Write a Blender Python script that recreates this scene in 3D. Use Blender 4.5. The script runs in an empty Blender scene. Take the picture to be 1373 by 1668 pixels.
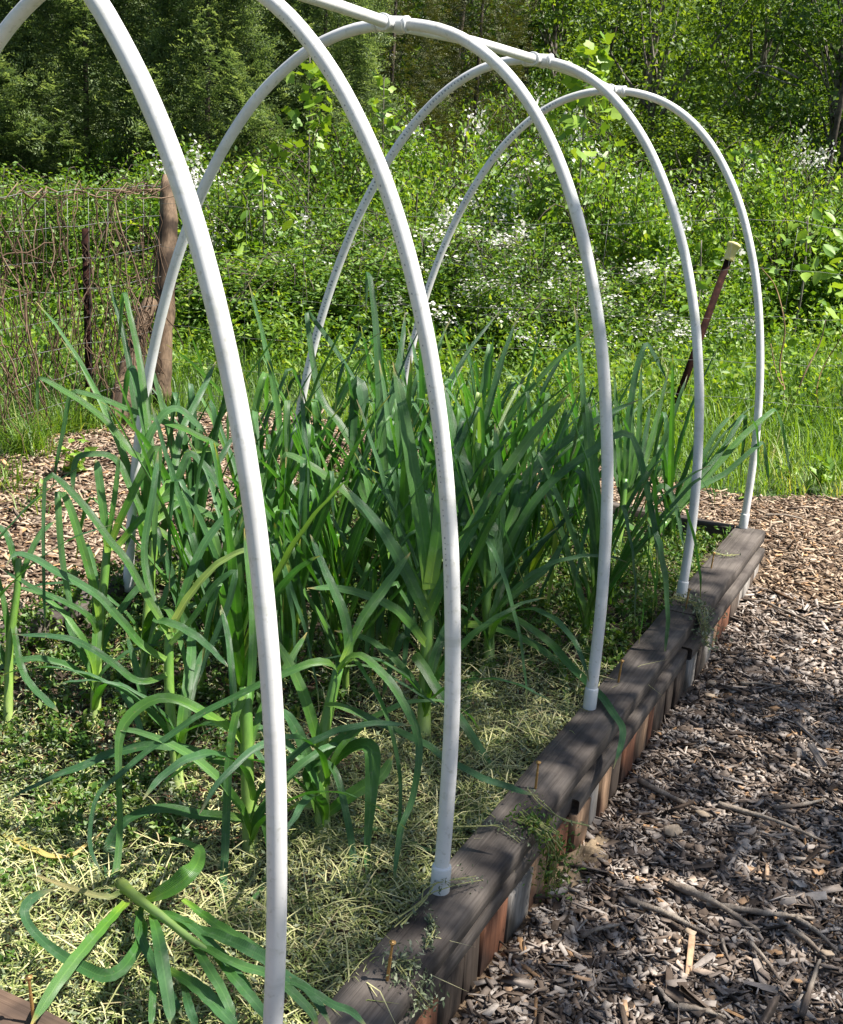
import bpy, math, random
import numpy as np
from mathutils import Vector, Matrix, Euler
R = math.radians
rng = np.random.default_rng(7)
random.seed(7)
scene = bpy.context.scene
COL = scene.collection

# ------------------------------------------------------------------ camera
FPX, PITCH, YAW, ROLL = 2002.957, 0.31139, 0.43503, 0.06792
CAM = np.array([0.7246, -1.6630, 1.3157])
CF = np.array([-math.sin(YAW)*math.cos(PITCH), math.cos(YAW)*math.cos(PITCH), -math.sin(PITCH)])
r0 = np.array([math.cos(YAW), math.sin(YAW), 0.0]); u0 = np.cross(r0, CF)
CR = r0*math.cos(ROLL) + u0*math.sin(ROLL)
CU = -r0*math.sin(ROLL) + u0*math.cos(ROLL)
cd = bpy.data.cameras.new('camera'); cam = bpy.data.objects.new('camera', cd); COL.objects.link(cam)
cd.sensor_fit = 'HORIZONTAL'; cd.sensor_width = 36.0; cd.lens = FPX/1373*36.0
cd.clip_start = 0.05; cd.clip_end = 400
cam.matrix_world = Matrix(((CR[0], CU[0], -CF[0], CAM[0]), (CR[1], CU[1], -CF[1], CAM[1]), (CR[2], CU[2], -CF[2], CAM[2]), (0, 0, 0, 1)))
scene.camera = cam

# ------------------------------------------------------------------ sky, sun, exposure
SUN_EL = R(60)
HD = np.array([math.cos(YAW), math.sin(YAW)])*0.97 + np.array([-math.sin(YAW), math.cos(YAW)])*0.02
HD /= np.linalg.norm(HD)
SUND = np.array([HD[0]*math.cos(SUN_EL), HD[1]*math.cos(SUN_EL), math.sin(SUN_EL)])   # towards the sun
world = bpy.data.worlds.new('World'); scene.world = world; world.use_nodes = True
wn = world.node_tree.nodes; bg = wn['Background']
sky = wn.new('ShaderNodeTexSky'); sky.sky_type = 'NISHITA'; sky.sun_disc = False
sky.sun_elevation = SUN_EL; sky.sun_rotation = math.atan2(HD[0], HD[1])
sky.air_density = 1.0; sky.dust_density = 1.2
world.node_tree.links.new(sky.outputs[0], bg.inputs[0]); bg.inputs[1].default_value = 0.06
sd = bpy.data.lights.new('sun', 'SUN'); sd.energy = 5.0; sd.angle = R(0.5); sd.color = (1.0, 0.955, 0.88)
sun = bpy.data.objects.new('sun', sd); COL.objects.link(sun); sun.location = (6, 3, 10)
sun.rotation_euler = Vector(SUND).to_track_quat('Z', 'Y').to_euler()
scene.view_settings.view_transform = 'Standard'; scene.view_settings.look = 'None'
scene.view_settings.exposure = 1.32; scene.view_settings.gamma = 1.0; scene.view_settings.use_curve_mapping = False

# ------------------------------------------------------------------ survey helpers (photo measurement -> place in the garden)
def ray(px, py):
    return CF + (px-686.5)/FPX*CR + (834-py)/FPX*CU
def on_z(px, py, z):
    d = ray(px, py); t = (z-CAM[2])/d[2]; return CAM + t*d
def at_depth(px, py, t):
    return CAM + t*ray(px, py)
FH = np.array([-math.sin(YAW), math.cos(YAW)]); RH = np.array([math.cos(YAW), math.sin(YAW)])
def far_xy(px, d):
    """ground position d metres ahead, in the direction of photo column px"""
    q = CAM[:2] + FH*d + RH*((px-686.5)/FPX*d*1.05); return float(q[0]), float(q[1])
def sstep(a, b, x):
    t = np.clip((x-a)/(b-a), 0, 1); return t*t*(3-2*t)
def vnoise(x, y, s=1.0, seed=0):
    x = np.asarray(x, float)/s; y = np.asarray(y, float)/s
    return (np.sin(x*1.7+seed)*np.cos(y*1.3+seed*2.1) + 0.6*np.sin(x*3.1+y*2.3+seed*.7) + 0.4*np.cos(x*5.3-y*4.7+seed*1.9))/2
def gz(x, y):
    """height of the open ground"""
    x = np.asarray(x, float); y = np.asarray(y, float)
    z = -0.215 + 0.10*sstep(1.75, 2.8, y)*sstep(-2.2, -0.4, x) + 0.012*vnoise(x, y, 0.35) + 0.006*vnoise(x, y, 0.11, 3)
    d = (x-CAM[0])*FH[0] + (y-CAM[1])*FH[1]
    return z + 0.5*sstep(14, 30, d) + 15*sstep(30, 62, d)
def soil_z(x, y):
    x = np.asarray(x, float); y = np.asarray(y, float)
    return -0.055 + 0.012*vnoise(x, y, 0.2, 5) + 0.006*vnoise(x, y, 0.07, 2)

# ------------------------------------------------------------------ materials
def nt(name):
    m = bpy.data.materials.new(name); m.use_nodes = True
    t = m.node_tree; p = t.nodes['Principled BSDF']; return m, t, p
def N(t, kind, **kw):
    n = t.nodes.new(kind)
    for k, v in kw.items(): setattr(n, k, v)
    return n
def ramp(t, src, stops):
    r = N(t, 'ShaderNodeValToRGB'); e = r.color_ramp.elements
    while len(e) < len(stops): e.new(0.5)
    for i, (p, c) in enumerate(stops): e[i].position = p; e[i].color = (*c, 1)
    t.links.new(src, r.inputs[0]); return r.outputs[0]
def noise(t, scale, detail=4, vec=None, rough=.55, dist=0.0):
    n = N(t, 'ShaderNodeTexNoise'); n.inputs['Scale'].default_value = scale; n.inputs['Detail'].default_value = detail
    n.inputs['Roughness'].default_value = rough; n.inputs['Distortion'].default_value = dist
    if vec is not None: t.links.new(vec, n.inputs['Vector'])
    return n.outputs['Fac']
def mix(t, a, b, fac, mode='MIX'):
    m = N(t, 'ShaderNodeMix', data_type='RGBA', blend_type=mode)
    for sock, v in ((0, fac), (6, a), (7, b)):
        if isinstance(v, (int, float)): m.inputs[sock].default_value = v
        elif isinstance(v, tuple): m.inputs[sock].default_value = (*v, 1)
        else: t.links.new(v, m.inputs[sock])
    return m.outputs[2]
def bump(t, p, h, strength=.3, dist=.01):
    b = N(t, 'ShaderNodeBump'); b.inputs['Strength'].default_value = strength; b.inputs['Distance'].default_value = dist
    t.links.new(h, b.inputs['Height']); t.links.new(b.outputs[0], p.inputs['Normal']); return b
def objco(t, scale=(1, 1, 1)):
    c = N(t, 'ShaderNodeTexCoord'); m = N(t, 'ShaderNodeMapping'); m.inputs['Scale'].default_value = scale
    t.links.new(c.outputs['Object'], m.inputs[0]); return m.outputs[0]
def attr(t, name):
    a = N(t, 'ShaderNodeAttribute'); a.attribute_name = name; return a.outputs['Fac']
def leaf_mat(name, stops, trans=.35, rough=.45, tcol=(1.5, 1.35, .45), spec=.5):
    """foliage: colour varies leaf by leaf, light passes through"""
    m, t, p = nt(name)
    c = ramp(t, attr(t, 'rnd'), stops)
    t.links.new(c, p.inputs['Base Color']); p.inputs['Roughness'].default_value = rough
    p.inputs['Specular IOR Level'].default_value = spec
    tr = N(t, 'ShaderNodeBsdfTranslucent'); t.links.new(mix(t, c, tcol, 1.0, 'MULTIPLY'), tr.inputs[0])
    ms = N(t, 'ShaderNodeMixShader'); ms.inputs[0].default_value = trans
    t.links.new(p.outputs[0], ms.inputs[1]); t.links.new(tr.outputs[0], ms.inputs[2])
    t.links.new(ms.outputs[0], t.nodes['Material Output'].inputs[0]); return m
def rnd_mat(name, stops, rough=.85, nscale=120, spec=.2, grain=(1, 1, 1)):
    m, t, p = nt(name)
    c = ramp(t, attr(t, 'rnd'), stops); n = noise(t, nscale, 3, objco(t, grain))
    t.links.new(mix(t, c, ramp(t, n, [(.3, (.55, .52, .5)), (.7, (1.15, 1.12, 1.1))]), .8, 'MULTIPLY'), p.inputs['Base Color'])
    p.inputs['Roughness'].default_value = rough; p.inputs['Specular IOR Level'].default_value = spec
    bump(t, p, n, .25, .002); return m

def wood_mat(name, lo, hi, stain=None, grain=(60, 2.2, 60), rough=.8, knots=True):
    """board wood with grain running along local Y"""
    m, t, p = nt(name)
    co = objco(t, grain); g = noise(t, 1.0, 6, co, .65, .4)
    c = ramp(t, g, [(.28, lo), (.72, hi)])
    f = noise(t, 6, 3, objco(t))
    c = mix(t, c, stain or tuple(x*.55 for x in lo), ramp(t, f, [(.45, (0, 0, 0)), (.62, (1, 1, 1))]))
    g2 = noise(t, 1.0, 3, objco(t, (grain[0]*4, grain[1]*1.5, grain[2]*4)), .6)
    c = mix(t, c, ramp(t, g2, [(.35, (.55, .52, .5)), (.55, (1.1, 1.1, 1.1))]), .55, 'MULTIPLY')
    t.links.new(c, p.inputs['Base Color']); p.inputs['Roughness'].default_value = rough
    p.inputs['Specular IOR Level'].default_value = .25
    cr = noise(t, 1.0, 5, objco(t, (grain[0]*1.6, grain[1]*.8, grain[2]*1.6)), .7, 1.2)
    ck = ramp(t, cr, [(.30, (.25, .22, .2)), (.36, (1, 1, 1))]); fin = mix(t, c, ck, .9, 'MULTIPLY'); t.links.new(fin, p.inputs['Base Color'])
    bump(t, p, g2, .6, .003); return m

M = {}
# white pipe with faint dirt
m, t, p = nt('white_pvc'); n = noise(t, 9, 5, objco(t)); n2 = noise(t, 90, 4, objco(t))
c = ramp(t, n, [(.3, (.62, .605, .59)), (.6, (.74, .725, .71))])
c = mix(t, c, (.42, .41, .34), ramp(t, n2, [(.58, (0, 0, 0)), (.72, (.55, .55, .55))]))
t.links.new(c, p.inputs['Base Color']); p.inputs['Roughness'].default_value = .38; p.inputs['Specular IOR Level'].default_value = .45
n3 = noise(t, 3.0, 6, objco(t, (1, 1, 6)), .75); c = mix(t, c, (.46, .46, .38), ramp(t, n3, [(.52, (0, 0, 0)), (.7, (.5, .5, .5))])); t.links.new(c, p.inputs['Base Color'])
bump(t, p, n2, .05, .002); M['pvc'] = m
m, t, p = nt('pvc_fitting'); n = noise(t, 30, 4, objco(t))
t.links.new(ramp(t, n, [(.3, (.60, .61, .61)), (.65, (.70, .70, .695))]), p.inputs['Base Color']); p.inputs['Roughness'].default_value = .35; M['fitting'] = m
m, t, p = nt('pipe_print_ink'); p.inputs['Base Color'].default_value = (.24, .25, .28, 1); p.inputs['Roughness'].default_value = .7; M['ink'] = m
# earth
m, t, p = nt('mulch_floor'); co = objco(t); n = noise(t, 55, 6, co, .7, .6); n1 = noise(t, 2.2, 3, co)
c = ramp(t, n, [(.32, (.035, .022, .014)), (.5, (.13, .085, .05)), (.68, (.34, .25, .165))])
t.links.new(mix(t, c, ramp(t, n1, [(.4, (.7, .66, .62)), (.6, (1.1, 1.08, 1.05))]), .7, 'MULTIPLY'), p.inputs['Base Color'])
p.inputs['Roughness'].default_value = .95; bump(t, p, n, .8, .012); M['mulch_floor'] = m
m, t, p = nt('meadow_floor'); co = objco(t); n = noise(t, 24, 6, co, .7)
t.links.new(ramp(t, n, [(.35, (.02, .03, .008)), (.6, (.05, .1, .02)), (.75, (.1, .12, .04))]), p.inputs['Base Color'])
p.inputs['Roughness'].default_value = .95; bump(t, p, n, .8, .03); M['meadow_floor'] = m
m, t, p = nt('bed_soil'); co = objco(t); n = noise(t, 60, 6, co, .7)
t.links.new(ramp(t, n, [(.35, (.016, .011, .007)), (.6, (.07, .045, .028)), (.75, (.13, .09, .055))]), p.inputs['Base Color'])
p.inputs['Roughness'].default_value = .95; bump(t, p, n, .9, .012); M['soil'] = m
m, t, p = nt('sandy_earth'); co = objco(t); n = noise(t, 90, 6, co, .7)
t.links.new(ramp(t, n, [(.3, (.10, .07, .042)), (.65, (.26, .19, .115))]), p.inputs['Base Color'])
p.inputs['Roughness'].default_value = .95; bump(t, p, n, .6, .006); M['sand'] = m
# chips and litter
M['chips'] = rnd_mat('wood_chip', [(0, (.07, .042, .026)), (.22, (.17, .11, .07)), (.45, (.30, .235, .18)), (.65, (.40, .315, .235)), (.85, (.54, .43, .31)), (1, (.50, .29, .14))], .9, 60, .15, (1, 1, 1))
M['chips_grey'] = rnd_mat('weathered_chip', [(0, (.06, .045, .035)), (.25, (.15, .115, .09)), (.5, (.25, .21, .18)), (.72, (.33, .29, .255)), (.9, (.44, .40, .36)), (1, (.40, .24, .12))], .9, 60, .15)
M['stick'] = wood_mat('weathered_stick', (.16, .125, .095), (.40, .345, .28), (.12, .09, .07), (90, 4, 90))
M['straw'] = leaf_mat('dried_clippings', [(0, (.06, .10, .02)), (.3, (.22, .26, .08)), (.55, (.44, .44, .19)), (.85, (.66, .62, .34)), (1, (.32, .20, .10))], .2, .7, (1.1, 1.1, .8), .2)
M['wilted'] = leaf_mat('wilted_weed', [(0, (.09, .12, .06)), (.5, (.20, .24, .14)), (1, (.36, .38, .26))], .15, .8, (1.1, 1.1, .8), .2)
M['chick'] = leaf_mat('chickweed_leaf', [(0, (.035, .09, .014)), (.5, (.08, .17, .025)), (.85, (.17, .25, .045)), (1, (.30, .30, .07))], .35, .5)
M['brownlitter'] = rnd_mat('brown_leaf_litter', [(0, (.08, .035, .02)), (.6, (.22, .11, .06)), (1, (.4, .26, .15))])
# boards
M['cap'] = wood_mat('stained_cap_board', (.070, .058, .049), (.150, .128, .112), (.050, .041, .036))
M['cap_brown'] = wood_mat('brown_cap_board', (.10, .062, .042), (.22, .15, .105), (.06, .04, .03))
M['grey_slat'] = wood_mat('grey_slat', (.15, .135, .12), (.34, .31, .28), (.09, .075, .06), (70, 70, 2.2))
M['red_slat'] = wood_mat('red_brown_slat', (.10, .038, .02), (.25, .11, .06), (.06, .035, .025), (70, 70, 2.2))
M['tan_slat'] = wood_mat('tan_slat', (.15, .09, .055), (.32, .21, .13), (.10, .055, .035), (70, 70, 2.2))
M['dark_slat'] = wood_mat('dark_slat', (.04, .03, .022), (.12, .09, .07), (.03, .02, .015), (70, 70, 2.2))
m, t, p = nt('gold_screw'); p.inputs['Base Color'].default_value = (.52, .31, .12, 1); p.inputs['Metallic'].default_value = .75
p.inputs['Roughness'].default_value = .45; M['screw'] = m
m, t, p = nt('galvanised_wire'); p.inputs['Base Color'].default_value = (.22, .22, .21, 1); p.inputs['Metallic'].default_value = .6
p.inputs['Roughness'].default_value = .55; M['wire'] = m
m, t, p = nt('rusty_steel'); n = noise(t, 40, 5, objco(t))
t.links.new(ramp(t, n, [(.35, (.014, .007, .006)), (.6, (.030, .013, .010)), (.8, (.08, .035, .024))]), p.inputs['Base Color'])
p.inputs['Roughness'].default_value = .95; p.inputs['Specular IOR Level'].default_value = .08; bump(t, p, n, .3, .002); M['rust'] = m
m, t, p = nt('yellow_cap_plastic'); n = noise(t, 30, 3, objco(t))
t.links.new(ramp(t, n, [(.3, (.62, .52, .20)), (.7, (.74, .66, .34))]), p.inputs['Base Color']); p.inputs['Roughness'].default_value = .5; M['yellow'] = m
M['bark'] = wood_mat('bark', (.05, .038, .028), (.15, .12, .09), (.03, .025, .02), (25, 25, 6))
M['palebark'] = wood_mat('pale_bark', (.12, .10, .08), (.30, .27, .23), (.06, .05, .04), (25, 25, 6))
M['post'] = wood_mat('weathered_cedar_post', (.075, .05, .032), (.24, .165, .105), (.04, .026, .017), (45, 45, 3.5))
M['deadvine'] = rnd_mat('dead_vine', [(0, (.06, .038, .026)), (.5, (.13, .085, .055)), (1, (.25, .18, .125))], .9, 30)
M['vine'] = rnd_mat('bare_vine', [(0, (.20, .12, .06)), (1, (.42, .30, .17))], .9, 30)
# foliage
M['rose'] = leaf_mat('thicket_leaf', [(0, (.028, .075, .008)), (.45, (.075, .165, .018)), (.8, (.15, .26, .03)), (1, (.25, .34, .05))], .4, .5)
M['rose2'] = leaf_mat('bright_thicket_leaf', [(0, (.05, .12, .012)), (.45, (.115, .23, .022)), (.8, (.20, .33, .04)), (1, (.33, .42, .06))], .45, .5)
M['petal'] = leaf_mat('white_blossom', [(0, (.62, .60, .54)), (1, (.8, .79, .76))], .3, .6, (1, 1, .95), .3)
M['cedar'] = leaf_mat('evergreen_spray', [(0, (.05, .085, .032)), (.5, (.13, .19, .07)), (.85, (.26, .33, .12)), (1, (.36, .42, .18))], .42, .55, (1.25, 1.25, .7))
M['juniper'] = leaf_mat('olive_needles', [(0, (.03, .04, .012)), (.5, (.075, .09, .02)), (1, (.15, .15, .045))], .2, .6)
M['tree'] = leaf_mat('tree_leaf', [(0, (.022, .06, .01)), (.5, (.06, .125, .018)), (.85, (.12, .20, .03)), (1, (.20, .28, .05))], .4, .5)
M['tree2'] = leaf_mat('yellowgreen_tree_leaf', [(0, (.04, .09, .012)), (.5, (.10, .18, .022)), (.85, (.18, .28, .035)), (1, (.27, .36, .06))], .45, .5)
M['tulip'] = leaf_mat('lobed_leaf', [(0, (.12, .24, .02)), (1, (.27, .40, .05))], .3, .5)
M['broad'] = leaf_mat('broad_weed_leaf', [(0, (.09, .20, .018)), (1, (.24, .37, .045))], .3, .5)
M['grass'] = leaf_mat('meadow_grass', [(0, (.04, .10, .01)), (.5, (.11, .22, .02)), (.9, (.21, .33, .04)), (1, (.42, .40, .16))], .4, .5)
# leek
def leek_mat(name, base, mid, tip, vein):
    m, t, p = nt(name)
    u = attr(t, 'u'); v = attr(t, 'v')
    c = ramp(t, u, [(0, base), (.16, mid), (.45, tuple((a+b)/2 for a, b in zip(mid, tip))), (.93, tip), (1, vein)])
    n = noise(t, 7, 3, objco(t)); c = mix(t, c, ramp(t, n, [(.3, (.72, .74, .7)), (.7, (1.22, 1.2, 1.25))]), 1.0, 'MULTIPLY')
    oi = N(t, 'ShaderNodeObjectInfo'); c = mix(t, c, ramp(t, oi.outputs['Random'], [(0, (.62, .68, .8)), (.5, (1, 1, 1)), (1, (1.4, 1.22, .85))]), 1.0, 'MULTIPLY')
    c = mix(t, c, (.20, .27, .20), ramp(t, noise(t, 38, 5, objco(t), .7), [(.52, (0, 0, 0)), (.72, (.3, .3, .3))]))
    c = mix(t, c, (.22, .17, .08), ramp(t, noise(t, 160, 2, objco(t)), [(.70, (0, 0, 0)), (.76, (.6, .6, .6))]))
    w = N(t, 'ShaderNodeMath', operation='MULTIPLY'); w.inputs[1].default_value = 75.0; t.links.new(v, w.inputs[0])
    s = N(t, 'ShaderNodeMath', operation='SINE'); t.links.new(w.outputs[0], s.inputs[0])
    c = mix(t, c, (1.18, 1.15, 1.2), ramp(t, s.outputs[0], [(.4, (0, 0, 0)), (1, (.5, .5, .5))]), 'MULTIPLY')
    mr = ramp(t, v, [(.43, (0, 0, 0)), (.485, (.75, .75, .75)), (.515, (.75, .75, .75)), (.57, (0, 0, 0))]); c = mix(t, c, (1.7, 1.45, 1.5), mr, 'MULTIPLY')
    t.links.new(c, p.inputs['Base Color']); p.inputs['Roughness'].default_value = .45; p.inputs['Specular IOR Level'].default_value = .7
    b = bump(t, p, s.outputs[0], .5, .0014)
    tr = N(t, 'ShaderNodeBsdfTranslucent'); t.links.new(mix(t, c, (1.3, 1.7, .45), 1.0, 'MULTIPLY'), tr.inputs[0])
    ms = N(t, 'ShaderNodeMixShader'); ms.inputs[0].default_value = .28
    t.links.new(p.outputs[0], ms.inputs[1]); t.links.new(tr.outputs[0], ms.inputs[2])
    t.links.new(ms.outputs[0], t.nodes['Material Output'].inputs[0]); return m
M['leek'] = leek_mat('leek_leaf', (.20, .36, .045), (.056, .170, .018), (.064, .165, .058), (.38, .31, .14))
M['leek_yellow'] = leek_mat('yellowing_leek_leaf', (.20, .28, .07), (.36, .36, .12), (.50, .38, .14), (.40, .26, .13))
M['leek_pale'] = leek_mat('pale_bent_leek', (.36, .42, .10), (.30, .40, .07), (.22, .33, .09), (.14, .25, .07))
m, t, p = nt('leek_stem'); u = attr(t, 'u'); n = noise(t, 1.0, 3, objco(t, (90, 90, 6)))
c = ramp(t, u, [(0, (.30, .36, .14)), (.3, (.21, .33, .07)), (.75, (.12, .24, .04)), (1, (.08, .19, .04))])
t.links.new(mix(t, c, ramp(t, n, [(.3, (.75, .8, .7)), (.7, (1.15, 1.12, 1.05))]), 1.0, 'MULTIPLY'), p.inputs['Base Color'])
p.inputs['Roughness'].default_value = .4; p.inputs['Subsurface Weight'].default_value = .15; p.inputs['Subsurface Radius'].default_value = (.01, .02, .004); M['leek_stem'] = m

# ------------------------------------------------------------------ mesh helpers
def mk_mesh(name, V, F, mat, smooth=False, rnd=None, pa=None):
    V = np.asarray(V, np.float32).reshape(-1, 3); F = np.asarray(F, np.int32); k = F.shape[1]
    me = bpy.data.meshes.new(name)
    me.vertices.add(len(V)); me.vertices.foreach_set('co', V.ravel())
    me.loops.add(F.size); me.loops.foreach_set('vertex_index', F.ravel())
    me.polygons.add(len(F)); me.polygons.foreach_set('loop_start', np.arange(0, F.size, k, dtype=np.int32))
    try: me.polygons.foreach_set('loop_total', np.full(len(F), k, np.int32))
    except Exception: pass
    if smooth: me.polygons.foreach_set('use_smooth', np.ones(len(F), bool))
    me.update(calc_edges=True)
    if rnd is not None:
        a = me.attributes.new('rnd', 'FLOAT', 'FACE'); a.data.foreach_set('value', np.asarray(rnd, np.float32))
    for nm, arr in (pa or {}).items():
        a = me.attributes.new(nm, 'FLOAT', 'POINT'); a.data.foreach_set('value', np.asarray(arr, np.float32))
    me.materials.append(mat); return me
def link(name, me, parent=None, loc=None):
    o = bpy.data.objects.new(name, me); COL.objects.link(o)
    if loc is not None: o.location = loc
    if parent is not None: o.parent = parent
    return o
def tag(o, label=None, cat=None, group=None, kind=None):
    if label: o['label'] = label
    if cat: o['category'] = cat
    if group: o['group'] = group
    if kind: o['kind'] = kind
    return o
def empty(name, loc=(0, 0, 0), rz=0.0):
    o = bpy.data.objects.new(name, None); COL.objects.link(o); o.location = loc; o.rotation_euler = (0, 0, rz); o.empty_display_size = .1
    return o
def nrm(v): return v/(np.linalg.norm(v, axis=-1, keepdims=True)+1e-9)
def resample(P, n):
    """smooth curve through points, n samples evenly spaced"""
    P = np.asarray(P, float); k = len(P)
    if k == 2: return P[0] + np.linspace(0, 1, n)[:, None]*(P[1]-P[0])
    Q = np.vstack([2*P[0]-P[1], P, 2*P[-1]-P[-2]]); out = []
    for i in range(1, k):
        a, b, c, d = Q[i-1], Q[i], Q[i+1], Q[i+2]
        for s in np.linspace(0, 1, 10, endpoint=False):
            out.append(.5*((2*b)+(c-a)*s+(2*a-5*b+4*c-d)*s*s+(3*b-a-3*c+d)*s**3))
    out.append(P[-1]); out = np.array(out)
    L = np.r_[0, np.cumsum(np.linalg.norm(np.diff(out[:, :3], axis=0), axis=1))]
    return np.stack([np.interp(np.linspace(0, L[-1], n), L, out[:, j]) for j in range(out.shape[1])], -1)
def tube_vf(P, rad, sides=8, cap=True):
    P = np.asarray(P, float); n = len(P); rad = np.broadcast_to(np.asarray(rad, float), (n,))
    T = nrm(np.gradient(P, axis=0)); up = np.array([0, 0, 1.]) if abs(T[0][2]) < .9 else np.array([1., 0, 0])
    A = nrm(np.cross(T[0], up)); As = []
    for i in range(n):
        A = nrm(A - T[i]*np.dot(A, T[i])); As.append(A)
    As = np.array(As); Bs = np.cross(T, As)
    th = np.linspace(0, 2*np.pi, sides, endpoint=False)
    V = P[:, None] + rad[:, None, None]*(np.cos(th)[None, :, None]*As[:, None] + np.sin(th)[None, :, None]*Bs[:, None])
    i = np.arange(n-1)[:, None]*sides; j = np.arange(sides)[None]; j2 = (j+1) % sides
    F = np.stack([i+j, i+j2, i+sides+j2, i+sides+j], -1).reshape(-1, 4)
    V = V.reshape(-1, 3)
    if cap:
        V = np.vstack([V, P[0], P[-1]]); c0 = len(V)-2; c1 = len(V)-1; e = (n-1)*sides
        jj = np.arange(0, sides, 2)
        F = np.vstack([F, np.stack([np.full(len(jj), c0), (jj+2) % sides, (jj+1) % sides, jj], -1),
                       np.stack([np.full(len(jj), c1), e+jj, e+(jj+1) % sides, e+(jj+2) % sides], -1)])
    return V, F
def tube(name, P, rad, mat, parent=None, sides=8, smooth=True, n=None, extra=None):
    P = resample(P, n) if n else np.asarray(P, float)
    V, F = tube_vf(P, rad, sides)
    u = np.repeat(np.linspace(0, 1, len(P)), sides); u = np.r_[u, 0, 1]
    return link(name, mk_mesh(name, V, F, mat, smooth, np.full(len(F), rng.random()), {'u': u}), parent)
def join(parts):
    Vs, Fs, o = [], [], 0
    for V, F in parts: Vs.append(V); Fs.append(np.asarray(F)+o); o += len(V)
    return np.vstack(Vs), np.vstack(Fs)
def board(name, x0, x1, y0, y1, z0, z1, mat, parent, jit=.0015, bev=.003, sub=6, axis=1):
    """a sawn board: chamfered edges, slightly wavy and uneven"""
    lo = np.array([x0, y0, z0]); hi = np.array([x1, y1, z1]); ax = axis; o1, o2 = [a for a in range(3) if a != ax]
    a0, a1, b0, b1 = lo[o1], hi[o1], lo[o2], hi[o2]; b = min(bev, (a1-a0)/3, (b1-b0)/3)
    prof = [(a0+b, b0), (a1-b, b0), (a1, b0+b), (a1, b1-b), (a1-b, b1), (a0+b, b1), (a0, b1-b), (a0, b0+b)]
    ss = np.linspace(lo[ax], hi[ax], sub+1); V = []
    for k, s in enumerate(ss):
        ja, jb = random.uniform(-jit, jit), random.uniform(-jit, jit)
        for (pa_, pb_) in prof:
            v = [0, 0, 0]; v[ax] = s+random.uniform(-jit, jit)*.4; v[o1] = pa_+ja+random.uniform(-jit, jit)*.25; v[o2] = pb_+jb+random.uniform(-jit, jit)*.25; V.append(v)
    V = np.array(V); F = []
    for k in range(sub):
        for j in range(8):
            F.append((k*8+j, k*8+(j+1) % 8, (k+1)*8+(j+1) % 8, (k+1)*8+j))
    for e in (0, sub*8):
        F += [(e, e+1, e+2, e+3), (e, e+3, e+4, e+7), (e+4, e+5, e+6, e+7)]
    c = V.mean(0); me = mk_mesh(name, V-c, F, mat); 
    o = link(name, me, parent, c)
    return o
def fix_normals(o):
    import bmesh
    bm = bmesh.new(); bm.from_mesh(o.data); bmesh.ops.recalc_face_normals(bm, faces=bm.faces); bm.to_mesh(o.data); bm.free()

# ------------------------------------------------------------------ setting: ground sheets
def sheet(name, xs, ys, zf, mat, kind='structure'):
    X, Y = np.meshgrid(xs, ys, indexing='ij'); Z = zf(X, Y); V = np.stack([X, Y, Z], -1).reshape(-1, 3)
    nx, ny = len(xs), len(ys); i = np.arange(nx-1)[:, None]*ny; j = np.arange(ny-1)[None]
    F = np.stack([i+j, i+ny+j, i+ny+j+1, i+j+1], -1).reshape(-1, 4)
    o = link(name, mk_mesh(name, V, F, mat, True)); o['kind'] = kind; return o
sheet('ground', np.r_[-90:-8:3.0, -8:8:.25, 8:70:3.0], np.r_[-40:-3:3.0, -3:14:.25, 14:100:2.0], lambda x, y: gz(x, y)-.03, M['meadow_floor'])
def path_z(x, y):
    # the mulch path is a layer on the ground that thins out at its ragged far edge
    edge = 3.62 + .10*np.sin(x*2.3) + .07*np.sin(x*7.1) + .12*sstep(-1.5, -3.2, x)
    left = -3.15 - .12*np.sin(y*3.1)
    k = sstep(0, .18, edge-y)*sstep(0, .18, x-left)
    return gz(x, y) - .05*(1-k)
sheet('mulch_path', np.arange(-3.6, 3.2, .06), np.arange(-3.0, 4.4, .06), path_z, M['mulch_floor'])
sheet('bed_soil', np.linspace(-1.385, -.012, 60), np.linspace(-.51, 2.56, 110), soil_z, M['soil'])

# ------------------------------------------------------------------ the raised bed
bed = tag(empty('raised_bed', (0, 0, 0)), 'long timber raised bed with dark cap boards and mixed slats, filled with leeks', 'raised bed')
board('cap_board', -.026, .072, -.600, 1.662, -.044, 0, M['cap'], bed, .0018, .004, 14)
board('cap_board', -.022, .083, 1.665, 2.612, -.046, -.002, M['cap'], bed, .0018, .004, 8)
board('cap_board', -1.468, -1.380, -.600, 2.612, -.044, 0, M['cap'], bed, .002, .004, 14)
def xboard(name, x0, x1, y0, y1, z0, z1, mat):
    o = board(name, 0, y1-y0, 0, x1-x0, z0, z1, mat, bed, .0018, .004, 10)   # modelled along Y, turned across the bed
    o.rotation_euler = (0, 0, R(90)); o.location = ((x0+x1)/2, (y0+y1)/2, (z0+z1)/2)
    return o
xboard('end_board', -1.378, -.028, -.600, -.497, -.044, 0, M['cap_brown'])
xboard('end_board', -1.378, -.024, 2.560, 2.605, -.16, -.001, M['cap'])
board('side_rail', .0, .070, -.60, .62, -.096, -.058, M['cap'], bed, .002, .004, 8)
board('side_rail', .0, .084, .623, 1.56, -.102, -.066, M['cap'], bed, .002, .004, 8)
board('side_rail', .0, .094, 1.563, 2.60, -.098, -.062, M['cap'], bed, .002, .004, 8)
board('side_rail', -1.46, -1.39, -.60, 2.60, -.13, -.046, M['cap'], bed, .002, .004, 8)
y = -.58; i = 0; slat_m = ['grey_slat', 'red_slat', 'dark_slat', 'tan_slat', 'grey_slat', 'grey_slat', 'red_slat', 'dark_slat', 'red_slat', 'grey_slat', 'red_slat', 'tan_slat']
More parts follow.
